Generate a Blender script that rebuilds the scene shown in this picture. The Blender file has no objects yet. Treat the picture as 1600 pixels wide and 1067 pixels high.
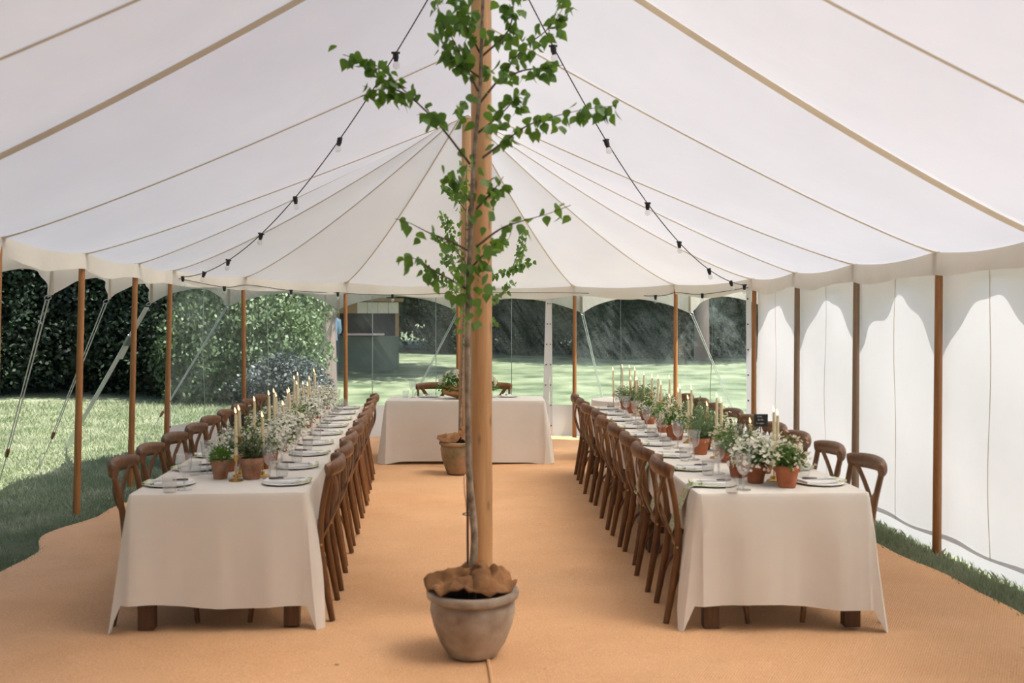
import bpy, math, random
from mathutils import Vector, Matrix, noise

SC = bpy.context.scene
COL = SC.collection
PI = math.pi
rnd = random.Random(7)

# ------------------------------------------------------------------ camera
cam_d = bpy.data.cameras.new('camera')
cam = bpy.data.objects.new('camera', cam_d)
COL.objects.link(cam)
cam_d.sensor_width = 36.0
cam_d.lens = 35.0
cam_d.clip_start = 0.05
cam_d.clip_end = 400
cam.location = (0.0, 0.0, 1.70)
cam.rotation_euler = (math.radians(90 - 1.05), 0, math.radians(-3.86))
cam_d.dof.use_dof = True
cam_d.dof.focus_distance = 11.0
cam_d.dof.aperture_fstop = 2.4
SC.camera = cam

# ------------------------------------------------------------------ world, sun, exposure
SUN_EL, SUN_AZ = math.radians(60), math.radians(110)     # azimuth from +Y towards +X
world = bpy.data.worlds.new('world')
SC.world = world
world.use_nodes = True
wn = world.node_tree.nodes
sky = wn.new('ShaderNodeTexSky')
sky.sky_type = 'NISHITA'
sky.sun_disc = False
sky.sun_elevation = SUN_EL
sky.sun_rotation = SUN_AZ
sky.air_density = 1.0
sky.dust_density = 2.5
sky.ozone_density = 1.0
wn['Background'].inputs['Strength'].default_value = 0.38
world.node_tree.links.new(sky.outputs['Color'], wn['Background'].inputs['Color'])
sun_d = bpy.data.lights.new('sun', 'SUN')
sun_d.energy = 14.0
sun_d.angle = math.radians(0.6)
sun_d.color = (1.0, 0.95, 0.88)
sun = bpy.data.objects.new('sun', sun_d)
COL.objects.link(sun)
sdir = Vector((math.sin(SUN_AZ) * math.cos(SUN_EL), math.cos(SUN_AZ) * math.cos(SUN_EL), math.sin(SUN_EL)))
sun.rotation_euler = sdir.to_track_quat('Z', 'Y').to_euler()
sun.location = (12, 12, 20)
SC.view_settings.view_transform = 'Standard'
SC.view_settings.look = 'None'
SC.view_settings.gamma = 1.0
SC.view_settings.use_curve_mapping = False
SC.view_settings.exposure = 0.14
SC.cycles.max_bounces = 8
SC.cycles.diffuse_bounces = 4
SC.cycles.transparent_max_bounces = 16
SC.cycles.transmission_bounces = 6
SC.cycles.glossy_bounces = 3
SC.cycles.caustics_reflective = False
SC.cycles.caustics_refractive = True
SC.cycles.sample_clamp_indirect = 6.0

# ------------------------------------------------------------------ materials
def new_mat(name):
    m = bpy.data.materials.new(name)
    m.use_nodes = True
    nt = m.node_tree
    nt.nodes.clear()
    out = nt.nodes.new('ShaderNodeOutputMaterial')
    return m, nt, out

def tex_coord(nt, kind='Object', scale=None):
    tc = nt.nodes.new('ShaderNodeTexCoord')
    if scale is None:
        return tc.outputs[kind]
    mp = nt.nodes.new('ShaderNodeMapping')
    mp.inputs['Scale'].default_value = scale
    nt.links.new(tc.outputs[kind], mp.inputs['Vector'])
    return mp.outputs['Vector']

def noise_tex(nt, vec, scale, detail=3, rough=0.55):
    n = nt.nodes.new('ShaderNodeTexNoise')
    n.inputs['Scale'].default_value = scale
    n.inputs['Detail'].default_value = detail
    n.inputs['Roughness'].default_value = rough
    if vec is not None:
        nt.links.new(vec, n.inputs['Vector'])
    return n.outputs['Fac']

def ramp(nt, fac, stops):
    r = nt.nodes.new('ShaderNodeValToRGB')
    el = r.color_ramp.elements
    el[0].position, el[0].color = stops[0][0], (*stops[0][1], 1)
    el[1].position, el[1].color = stops[-1][0], (*stops[-1][1], 1)
    for p, c in stops[1:-1]:
        e = el.new(p)
        e.color = (*c, 1)
    nt.links.new(fac, r.inputs['Fac'])
    return r.outputs['Color']

def bump(nt, fac, strength, dist=0.01):
    b = nt.nodes.new('ShaderNodeBump')
    b.inputs['Strength'].default_value = strength
    b.inputs['Distance'].default_value = dist
    nt.links.new(fac, b.inputs['Height'])
    return b.outputs['Normal']

def plain(name, c1, c2=None, scale=8, rough=0.6, vscale=None, bump_s=0, bump_scale=60, metallic=0, spec=0.4, detail=4, rand=0.0, kind='Object'):
    m, nt, out = new_mat(name)
    p = nt.nodes.new('ShaderNodeBsdfPrincipled')
    p.inputs['Roughness'].default_value = rough
    p.inputs['Metallic'].default_value = metallic
    p.inputs['Specular IOR Level'].default_value = spec
    vec = tex_coord(nt, kind, vscale)
    if c2 is None:
        p.inputs['Base Color'].default_value = (*c1, 1)
    else:
        f = noise_tex(nt, vec, scale, detail)
        col = ramp(nt, f, [(0.33, c1), (0.67, c2)])
        if rand:
            oi = nt.nodes.new('ShaderNodeObjectInfo')
            hs = nt.nodes.new('ShaderNodeHueSaturation')
            mr = nt.nodes.new('ShaderNodeMapRange')
            mr.inputs['To Min'].default_value = 1 - rand
            mr.inputs['To Max'].default_value = 1 + rand
            nt.links.new(oi.outputs['Random'], mr.inputs['Value'])
            nt.links.new(mr.outputs['Result'], hs.inputs['Value'])
            nt.links.new(col, hs.inputs['Color'])
            col = hs.outputs['Color']
        nt.links.new(col, p.inputs['Base Color'])
    if bump_s:
        nt.links.new(bump(nt, noise_tex(nt, vec, bump_scale, 4), bump_s), p.inputs['Normal'])
    nt.links.new(p.outputs['BSDF'], out.inputs['Surface'])
    return m

def canvas_mat(name, dcol, tcol, mix=0.45, bump_s=0.15, scale=1.2, pores=0.0):
    m, nt, out = new_mat(name)
    d = nt.nodes.new('ShaderNodeBsdfDiffuse')
    t = nt.nodes.new('ShaderNodeBsdfTranslucent')
    mx = nt.nodes.new('ShaderNodeMixShader')
    vec = tex_coord(nt, 'Object')
    f = noise_tex(nt, vec, scale, 5, 0.6)
    c1 = ramp(nt, f, [(0.3, tuple(x * 0.95 for x in dcol)), (0.62, dcol)])
    c2 = ramp(nt, f, [(0.3, tuple(x * 0.93 for x in tcol)), (0.62, tcol)])
    nt.links.new(c1, d.inputs['Color'])
    nt.links.new(c2, t.inputs['Color'])
    if bump_s:
        nrm = bump(nt, noise_tex(nt, vec, 2.6, 3), bump_s, 0.06)
        nt.links.new(nrm, d.inputs['Normal'])
        nt.links.new(nrm, t.inputs['Normal'])
    mx.inputs['Fac'].default_value = mix
    nt.links.new(d.outputs[0], mx.inputs[1])
    nt.links.new(t.outputs[0], mx.inputs[2])
    sh = mx.outputs[0]
    if pores:          # part of the light passes the weave scattered forwards
        tp = nt.nodes.new('ShaderNodeBsdfRefraction')
        tp.inputs['IOR'].default_value = 1.35
        tp.inputs['Roughness'].default_value = 0.55
        tp.inputs['Color'].default_value = (1.0, 0.97, 0.94, 1)
        m2 = nt.nodes.new('ShaderNodeMixShader')
        m2.inputs['Fac'].default_value = pores
        nt.links.new(sh, m2.inputs[1])
        nt.links.new(tp.outputs[0], m2.inputs[2])
        sh = m2.outputs[0]
    nt.links.new(sh, out.inputs['Surface'])
    return m

def leaf_mat(name, c1, c2, tc, mix=0.35, scale=2.0, rough=0.5):
    m, nt, out = new_mat(name)
    vec = tex_coord(nt, 'Object')
    f = noise_tex(nt, vec, scale, 3)
    oi = nt.nodes.new('ShaderNodeObjectInfo')
    ad = nt.nodes.new('ShaderNodeMath')
    ad.operation = 'MULTIPLY_ADD'
    nt.links.new(oi.outputs['Random'], ad.inputs[0])
    ad.inputs[1].default_value = 0.3
    nt.links.new(f, ad.inputs[2])
    sb = nt.nodes.new('ShaderNodeMath')
    sb.operation = 'SUBTRACT'
    nt.links.new(ad.outputs[0], sb.inputs[0])
    sb.inputs[1].default_value = 0.15
    col = ramp(nt, sb.outputs[0], [(0.3, c1), (0.7, c2)])
    p = nt.nodes.new('ShaderNodeBsdfPrincipled')
    p.inputs['Roughness'].default_value = rough
    nt.links.new(col, p.inputs['Base Color'])
    t = nt.nodes.new('ShaderNodeBsdfTranslucent')
    t.inputs['Color'].default_value = (*tc, 1)
    mx = nt.nodes.new('ShaderNodeMixShader')
    mx.inputs['Fac'].default_value = mix
    nt.links.new(p.outputs[0], mx.inputs[1])
    nt.links.new(t.outputs[0], mx.inputs[2])
    nt.links.new(mx.outputs[0], out.inputs['Surface'])
    return m

def wood_mat(name, c1, c2, grain=(18, 18, 1.2), rough=0.5, scale=3.0, knots=False, rand=0.12):
    m, nt, out = new_mat(name)
    p = nt.nodes.new('ShaderNodeBsdfPrincipled')
    p.inputs['Roughness'].default_value = rough
    vec = tex_coord(nt, 'Object', grain)
    f = noise_tex(nt, vec, scale, 5, 0.6)
    col = ramp(nt, f, [(0.3, c1), (0.7, c2)])
    if knots:
        v2 = tex_coord(nt, 'Object', (6, 6, 2.2))
        vo = nt.nodes.new('ShaderNodeTexVoronoi')
        vo.inputs['Scale'].default_value = 1.6
        nt.links.new(v2, vo.inputs['Vector'])
        kf = ramp(nt, vo.outputs['Distance'], [(0.05, (0.25, 0.25, 0.25)), (0.16, (1, 1, 1))])
        mu = nt.nodes.new('ShaderNodeMix')
        mu.data_type = 'RGBA'
        mu.blend_type = 'MULTIPLY'
        mu.inputs['Factor'].default_value = 0.8
        nt.links.new(col, mu.inputs['A'])
        nt.links.new(kf, mu.inputs['B'])
        col = mu.outputs['Result']
    if rand:
        oi = nt.nodes.new('ShaderNodeObjectInfo')
        hs = nt.nodes.new('ShaderNodeHueSaturation')
        mr = nt.nodes.new('ShaderNodeMapRange')
        mr.inputs['To Min'].default_value = 1 - rand
        mr.inputs['To Max'].default_value = 1 + rand
        nt.links.new(oi.outputs['Random'], mr.inputs['Value'])
        nt.links.new(mr.outputs['Result'], hs.inputs['Value'])
        nt.links.new(col, hs.inputs['Color'])
        col = hs.outputs['Color']
    nt.links.new(col, p.inputs['Base Color'])
    nt.links.new(bump(nt, f, 0.12), p.inputs['Normal'])
    nt.links.new(p.outputs['BSDF'], out.inputs['Surface'])
    return m

def glass_mat(name, tint=(0.96, 0.98, 0.97), rough=0.02, base=0.06, glint_white=0.11):
    m, nt, out = new_mat(name)
    tr = nt.nodes.new('ShaderNodeBsdfTransparent')
    tr.inputs['Color'].default_value = (*tint, 1)
    gl = nt.nodes.new('ShaderNodeBsdfGlossy')
    gl.inputs['Roughness'].default_value = rough
    lw_ = nt.nodes.new('ShaderNodeLayerWeight')
    lw_.inputs['Blend'].default_value = 0.5
    pw = nt.nodes.new('ShaderNodeMath')
    pw.operation = 'POWER'
    pw.inputs[1].default_value = 3.0
    nt.links.new(lw_.outputs['Facing'], pw.inputs[0])
    ad = nt.nodes.new('ShaderNodeMath')
    ad.operation = 'MULTIPLY_ADD'
    ad.use_clamp = True
    ad.inputs[1].default_value = 0.8
    ad.inputs[2].default_value = base
    nt.links.new(pw.outputs[0], ad.inputs[0])
    mx = nt.nodes.new('ShaderNodeMixShader')
    nt.links.new(ad.outputs[0], mx.inputs['Fac'])
    nt.links.new(tr.outputs[0], mx.inputs[1])
    nt.links.new(gl.outputs[0], mx.inputs[2])
    df = nt.nodes.new('ShaderNodeBsdfDiffuse')  # diffuse white mixed in to imitate bright glints on clear glass
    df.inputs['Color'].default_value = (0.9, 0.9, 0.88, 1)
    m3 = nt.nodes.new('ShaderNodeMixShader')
    m3.inputs['Fac'].default_value = glint_white
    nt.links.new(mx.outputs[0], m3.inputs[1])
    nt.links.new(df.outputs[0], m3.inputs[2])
    nt.links.new(m3.outputs[0], out.inputs['Surface'])
    return m

def pvc_mat(name):
    # clear sheet with a film of slanting pale streaks and creases
    m, nt, out = new_mat(name)
    tr = nt.nodes.new('ShaderNodeBsdfTransparent')
    tr.inputs['Color'].default_value = (0.88, 0.93, 0.92, 1)
    gl = nt.nodes.new('ShaderNodeBsdfGlossy')
    gl.inputs['Roughness'].default_value = 0.12
    hz = nt.nodes.new('ShaderNodeBsdfTranslucent')
    hz.inputs['Color'].default_value = (0.50, 0.62, 0.59, 1)
    v = tex_coord(nt, 'Object')
    w0 = nt.nodes.new('ShaderNodeMapping')
    w0.inputs['Rotation'].default_value = (0, math.radians(34), 0)
    nt.links.new(v, w0.inputs['Vector'])
    w = nt.nodes.new('ShaderNodeMapping')
    w.inputs['Scale'].default_value = (11, 3, 0.8)
    nt.links.new(w0.outputs['Vector'], w.inputs['Vector'])
    n1 = noise_tex(nt, w.outputs['Vector'], 2.2, 5, 0.7)
    n2 = noise_tex(nt, v, 1.3, 3)
    fine = noise_tex(nt, tex_coord(nt, 'Object', (60, 60, 22)), 2.0, 2, 0.6)
    mu = nt.nodes.new('ShaderNodeMath')
    mu.operation = 'MULTIPLY'
    nt.links.new(n1, mu.inputs[0])
    nt.links.new(n2, mu.inputs[1])
    mr = nt.nodes.new('ShaderNodeMapRange')
    mr.inputs['From Min'].default_value = 0.18
    mr.inputs['From Max'].default_value = 0.40
    mr.inputs['To Min'].default_value = 0.015
    mr.inputs['To Max'].default_value = 0.20
    nt.links.new(mu.outputs[0], mr.inputs['Value'])
    m2 = nt.nodes.new('ShaderNodeMapRange')
    m2.inputs['From Min'].default_value = 0.60
    m2.inputs['From Max'].default_value = 0.74
    m2.inputs['To Min'].default_value = 0.0
    m2.inputs['To Max'].default_value = 0.16
    nt.links.new(fine, m2.inputs['Value'])
    ad = nt.nodes.new('ShaderNodeMath')
    ad.operation = 'ADD'
    ad.use_clamp = True
    nt.links.new(mr.outputs[0], ad.inputs[0])
    nt.links.new(m2.outputs[0], ad.inputs[1])
    a = nt.nodes.new('ShaderNodeMixShader')
    nt.links.new(ad.outputs[0], a.inputs['Fac'])
    nt.links.new(tr.outputs[0], a.inputs[1])
    hd = nt.nodes.new('ShaderNodeBsdfDiffuse')
    hd.inputs['Color'].default_value = (0.70, 0.78, 0.76, 1)
    hm = nt.nodes.new('ShaderNodeMixShader')
    hm.inputs['Fac'].default_value = 0.5
    nt.links.new(hz.outputs[0], hm.inputs[1])
    nt.links.new(hd.outputs[0], hm.inputs[2])
    nt.links.new(hm.outputs[0], a.inputs[2])
    fr = nt.nodes.new('ShaderNodeFresnel')
    fr.inputs['IOR'].default_value = 1.3
    nb = bump(nt, n1, 0.5, 0.02)
    nt.links.new(nb, fr.inputs['Normal'])
    nt.links.new(nb, gl.inputs['Normal'])
    b = nt.nodes.new('ShaderNodeMixShader')
    nt.links.new(fr.outputs[0], b.inputs['Fac'])
    nt.links.new(a.outputs[0], b.inputs[1])
    nt.links.new(gl.outputs[0], b.inputs[2])
    nt.links.new(b.outputs[0], out.inputs['Surface'])
    return m

def carpet_mat():
    m, nt, out = new_mat('coir_matting')
    p = nt.nodes.new('ShaderNodeBsdfPrincipled')
    p.inputs['Roughness'].default_value = 0.95
    p.inputs['Specular IOR Level'].default_value = 0.1
    v = tex_coord(nt, 'Object')
    big = noise_tex(nt, v, 0.9, 4, 0.6)
    col = ramp(nt, big, [(0.3, (0.70, 0.40, 0.205)), (0.7, (0.82, 0.50, 0.275))])
    fine = noise_tex(nt, tex_coord(nt, 'Object', (1, 1, 1)), 130, 2, 0.7)
    fc = ramp(nt, fine, [(0.3, (0.78, 0.74, 0.70)), (0.7, (1.1, 1.1, 1.1))])
    mu = nt.nodes.new('ShaderNodeMix')
    mu.data_type = 'RGBA'
    mu.blend_type = 'MULTIPLY'
    mu.inputs['Factor'].default_value = 1
    nt.links.new(col, mu.inputs['A'])
    nt.links.new(fc, mu.inputs['B'])
    # scattered specks of dirt
    vo = nt.nodes.new('ShaderNodeTexVoronoi')
    vo.inputs['Scale'].default_value = 2.3
    nt.links.new(v, vo.inputs['Vector'])
    sp = ramp(nt, vo.outputs['Distance'], [(0.022, (0.25, 0.22, 0.2)), (0.034, (1, 1, 1))])
    m2 = nt.nodes.new('ShaderNodeMix')
    m2.data_type = 'RGBA'
    m2.blend_type = 'MULTIPLY'
    m2.inputs['Factor'].default_value = 0.8
    nt.links.new(mu.outputs['Result'], m2.inputs['A'])
    nt.links.new(sp, m2.inputs['B'])
    nt.links.new(m2.outputs['Result'], p.inputs['Base Color'])
    wv = nt.nodes.new('ShaderNodeTexWave')
    wv.inputs['Scale'].default_value = 26
    wv.inputs['Distortion'].default_value = 1.2
    wv.inputs['Detail'].default_value = 1
    mp = nt.nodes.new('ShaderNodeMapping')
    mp.inputs['Rotation'].default_value = (0, 0, math.radians(32))
    nt.links.new(v, mp.inputs['Vector'])
    nt.links.new(mp.outputs['Vector'], wv.inputs['Vector'])
    ad = nt.nodes.new('ShaderNodeMath')
    ad.operation = 'ADD'
    nt.links.new(wv.outputs['Fac'], ad.inputs[0])
    nt.links.new(fine, ad.inputs[1])
    nt.links.new(bump(nt, ad.outputs[0], 0.45, 0.006), p.inputs['Normal'])
    nt.links.new(p.outputs['BSDF'], out.inputs['Surface'])
    return m

def emit_mat(name, col, strength):
    m, nt, out = new_mat(name)
    e = nt.nodes.new('ShaderNodeEmission')
    e.inputs['Color'].default_value = (*col, 1)
    e.inputs['Strength'].default_value = strength
    nt.links.new(e.outputs[0], out.inputs['Surface'])
    return m

def print_mat(name, base, ink, scale):
    # botanical print: leaf shaped cells of ink on cloth
    m, nt, out = new_mat(name)
    p = nt.nodes.new('ShaderNodeBsdfPrincipled')
    p.inputs['Roughness'].default_value = 0.85
    v = tex_coord(nt, 'Object', (1, 1.8, 1))
    vo = nt.nodes.new('ShaderNodeTexVoronoi')
    vo.inputs['Scale'].default_value = scale
    nt.links.new(v, vo.inputs['Vector'])
    col = ramp(nt, vo.outputs['Distance'], [(0.30, ink), (0.55, base)])
    nt.links.new(col, p.inputs['Base Color'])
    nt.links.new(p.outputs['BSDF'], out.inputs['Surface'])
    return m

M = {}
M['canvas'] = canvas_mat('marquee_canvas', (0.93, 0.935, 0.945), (0.27, 0.27, 0.28), 0.32, pores=0.085)
M['canvas_wall'] = canvas_mat('wall_canvas', (0.92, 0.91, 0.90), (0.44, 0.44, 0.455), 0.38, 0.10, pores=0.05)
M['band'] = canvas_mat('eave_band_canvas', (0.86, 0.82, 0.74), (0.50, 0.46, 0.40), 0.35, 0.2)
M['tape'] = canvas_mat('seam_tape', (0.78, 0.70, 0.57), (0.42, 0.36, 0.27), 0.45, 0.0)
M['webbing'] = plain('webbing', (0.74, 0.73, 0.72), (0.82, 0.81, 0.80), 30, 0.8)
M['cloth'] = canvas_mat('table_linen', (0.88, 0.83, 0.74), (0.80, 0.72, 0.60), 0.12, 0.10, 2.0)
M['carpet'] = carpet_mat()
M['lawn'] = plain('lawn', (0.055, 0.08, 0.042), (0.21, 0.235, 0.15), 1.1, 0.9, bump_s=0.6, bump_scale=90, spec=0.1, detail=8)
M['grass'] = leaf_mat('grass_blade', (0.16, 0.205, 0.10), (0.46, 0.465, 0.34), (0.37, 0.41, 0.25), 0.35, 1.5, 0.6)
M['pole'] = wood_mat('varnished_pole', (0.22, 0.085, 0.025), (0.36, 0.16, 0.05), rough=0.42)
M['pole_grey'] = wood_mat('weathered_pole', (0.20, 0.13, 0.075), (0.31, 0.20, 0.12), rough=0.6)  # greyer brown than the other side poles
M['mast'] = wood_mat('pine_mast', (0.40, 0.21, 0.085), (0.58, 0.34, 0.16), (9, 9, 0.7), 0.55, 3.0, True, 0.05)
M['chair'] = wood_mat('chair_beech', (0.085, 0.033, 0.010), (0.205, 0.084, 0.026), (14, 14, 3), 0.38, 3.0)
M['rattan'] = plain('woven_seat', (0.20, 0.125, 0.07), (0.34, 0.23, 0.14), 160, 0.7, bump_s=0.6, bump_scale=180)
M['dark_wood'] = wood_mat('dark_table_wood', (0.05, 0.022, 0.010), (0.105, 0.05, 0.022), rough=0.5)
M['table_top'] = wood_mat('table_boards', (0.12, 0.06, 0.03), (0.2, 0.1, 0.05), (3, 20, 20), 0.6)
M['plate'] = plain('white_china', (0.88, 0.87, 0.84), rough=0.3, spec=0.4)
M['plate_rim'] = plain('dark_rim', (0.30, 0.26, 0.20), rough=0.3)
M['napkin'] = plain('white_linen', (0.82, 0.80, 0.76), (0.86, 0.84, 0.81), 20, 0.9)
M['print'] = print_mat('leaf_print', (0.72, 0.72, 0.55), (0.20, 0.30, 0.07), 60)
M['bone'] = plain('dark_handle', (0.035, 0.016, 0.012), rough=0.3)
M['steel'] = plain('steel', (0.45, 0.45, 0.45), rough=0.5, metallic=1)
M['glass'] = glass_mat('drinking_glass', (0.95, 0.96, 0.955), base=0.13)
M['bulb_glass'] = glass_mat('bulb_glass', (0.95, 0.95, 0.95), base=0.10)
M['pvc'] = pvc_mat('clear_pvc')
M['pvc_seam'] = plain('pvc_weld', (0.20, 0.27, 0.26), rough=0.3)
M['wax'] = canvas_mat('ivory_wax', (0.88, 0.78, 0.53), (0.9, 0.75, 0.45), 0.25, 0)
M['flame'] = emit_mat('flame', (1.0, 0.60, 0.27), 4.5)
M['wick'] = plain('wick', (0.02, 0.015, 0.01), rough=0.9)
M['brass'] = plain('brass', (0.62, 0.38, 0.10), (0.72, 0.46, 0.15), 30, 0.3, metallic=1)
M['terracotta'] = plain('terracotta', (0.30, 0.085, 0.035), (0.42, 0.15, 0.07), 14, 0.8, bump_s=0.2, rand=0.12)
M['terracotta_old'] = plain('weathered_terracotta', (0.22, 0.075, 0.035), (0.46, 0.27, 0.17), 9, 0.85, bump_s=0.3)
M['stone_pot'] = plain('grey_clay_pot', (0.20, 0.145, 0.105), (0.46, 0.39, 0.31), 4.5, 0.9, bump_s=0.25, detail=6)
M['mossy_pot'] = plain('mossy_clay_pot', (0.16, 0.15, 0.08), (0.44, 0.28, 0.17), 5, 0.9, bump_s=0.3, detail=6)
M['burlap'] = plain('burlap', (0.15, 0.065, 0.022), (0.36, 0.175, 0.07), 7, 0.95, bump_s=0.8, bump_scale=220)
M['soil'] = plain('soil', (0.03, 0.018, 0.01), (0.07, 0.04, 0.02), 40, 0.95, bump_s=0.6)
M['bark'] = plain('birch_bark', (0.33, 0.27, 0.20), (0.12, 0.085, 0.06), 22, 0.7, vscale=(1, 1, 0.9))
M['twig'] = plain('twig', (0.09, 0.05, 0.035), rough=0.7)
M['birch_leaf'] = leaf_mat('birch_leaf', (0.035, 0.105, 0.014), (0.115, 0.23, 0.03), (0.20, 0.36, 0.04), 0.40, 25)
M['birch_leaf_far'] = leaf_mat('birch_foliage', (0.05, 0.13, 0.02), (0.16, 0.28, 0.06), (0.22, 0.38, 0.07), 0.40, 9)
M['herb_dark'] = leaf_mat('dark_herb', (0.03, 0.055, 0.015), (0.11, 0.14, 0.05), (0.1, 0.14, 0.03), 0.25, 16)
M['herb_green'] = leaf_mat('green_herb', (0.03, 0.13, 0.012), (0.13, 0.27, 0.03), (0.16, 0.30, 0.03), 0.3, 16)
M['herb_blue'] = leaf_mat('blue_green_herb', (0.045, 0.115, 0.045), (0.16, 0.26, 0.12), (0.16, 0.28, 0.09), 0.3, 16)
M['stem'] = leaf_mat('pale_stem', (0.16, 0.22, 0.07), (0.30, 0.34, 0.14), (0.25, 0.3, 0.1), 0.3, 16)
M['petal'] = canvas_mat('white_petal', (0.92, 0.90, 0.80), (0.90, 0.88, 0.72), 0.35, 0)
M['petal_yellow'] = plain('flower_eye', (0.55, 0.40, 0.06), rough=0.8)
M['petal_violet'] = plain('violet_petal', (0.34, 0.28, 0.52), rough=0.7)
M['slate'] = plain('slate_board', (0.018, 0.018, 0.018), (0.03, 0.03, 0.03), 20, 0.7)
M['chalk'] = plain('chalk', (0.55, 0.55, 0.52), rough=0.9)
M['cable'] = plain('black_cable', (0.012, 0.010, 0.012), rough=0.5)
M['rope'] = plain('white_rope', (0.55, 0.55, 0.52), (0.66, 0.66, 0.62), 60, 0.8)
M['slider'] = wood_mat('slider_wood', (0.16, 0.07, 0.04), (0.24, 0.11, 0.06))
M['yew'] = leaf_mat('yew_leaf', (0.006, 0.016, 0.007), (0.03, 0.06, 0.022), (0.02, 0.05, 0.012), 0.12, 1.2, 0.75)
M['tree_leaf'] = leaf_mat('tree_leaf', (0.025, 0.06, 0.018), (0.085, 0.15, 0.045), (0.08, 0.16, 0.03), 0.3, 0.9, 0.55)
M['shrub_leaf'] = leaf_mat('shrub_leaf', (0.06, 0.10, 0.045), (0.19, 0.25, 0.125), (0.14, 0.21, 0.07), 0.3, 2.0, 0.55)
M['dark_shrub'] = leaf_mat('purple_shrub', (0.022, 0.03, 0.028), (0.09, 0.105, 0.10), (0.05, 0.07, 0.05), 0.2, 2.0, 0.45)
M['trunk'] = plain('tree_trunk', (0.10, 0.075, 0.065), (0.2, 0.15, 0.13), 6, 0.9, vscale=(3, 3, 0.6), bump_s=0.5, bump_scale=12)
M['trunk_pale'] = plain('pale_trunk', (0.30, 0.20, 0.17), (0.42, 0.30, 0.25), 6, 0.9, vscale=(3, 3, 0.6))
M['cream_panel'] = plain('cream_panel', (0.62, 0.52, 0.36), (0.68, 0.58, 0.42), 3, 0.5)
M['tan_panel'] = plain('tan_panel', (0.30, 0.17, 0.07), (0.36, 0.21, 0.10), 3, 0.6)
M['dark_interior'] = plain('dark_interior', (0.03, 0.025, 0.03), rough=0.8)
M['dark_green'] = plain('dark_green_panel', (0.085, 0.11, 0.08), (0.11, 0.135, 0.10), 3, 0.6)
M['counter'] = plain('pink_counter', (0.60, 0.42, 0.38), rough=0.4)
M['shirt'] = plain('pale_blue_shirt', (0.36, 0.50, 0.66), (0.42, 0.56, 0.70), 12, 0.9)
M['skin'] = plain('skin', (0.45, 0.24, 0.17), rough=0.6)
M['hair'] = plain('hair', (0.04, 0.025, 0.015), rough=0.6)
M['trousers'] = plain('dark_trousers', (0.05, 0.05, 0.07), rough=0.9)
M['rust_strap'] = plain('rust_apron', (0.42, 0.14, 0.08), rough=0.9)
M['eyelet'] = plain('eyelet', (0.10, 0.085, 0.06), rough=0.4, metallic=0.6)
M['trug'] = wood_mat('trug_wood', (0.36, 0.16, 0.05), (0.5, 0.25, 0.09), (3, 20, 20), 0.5)

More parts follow.
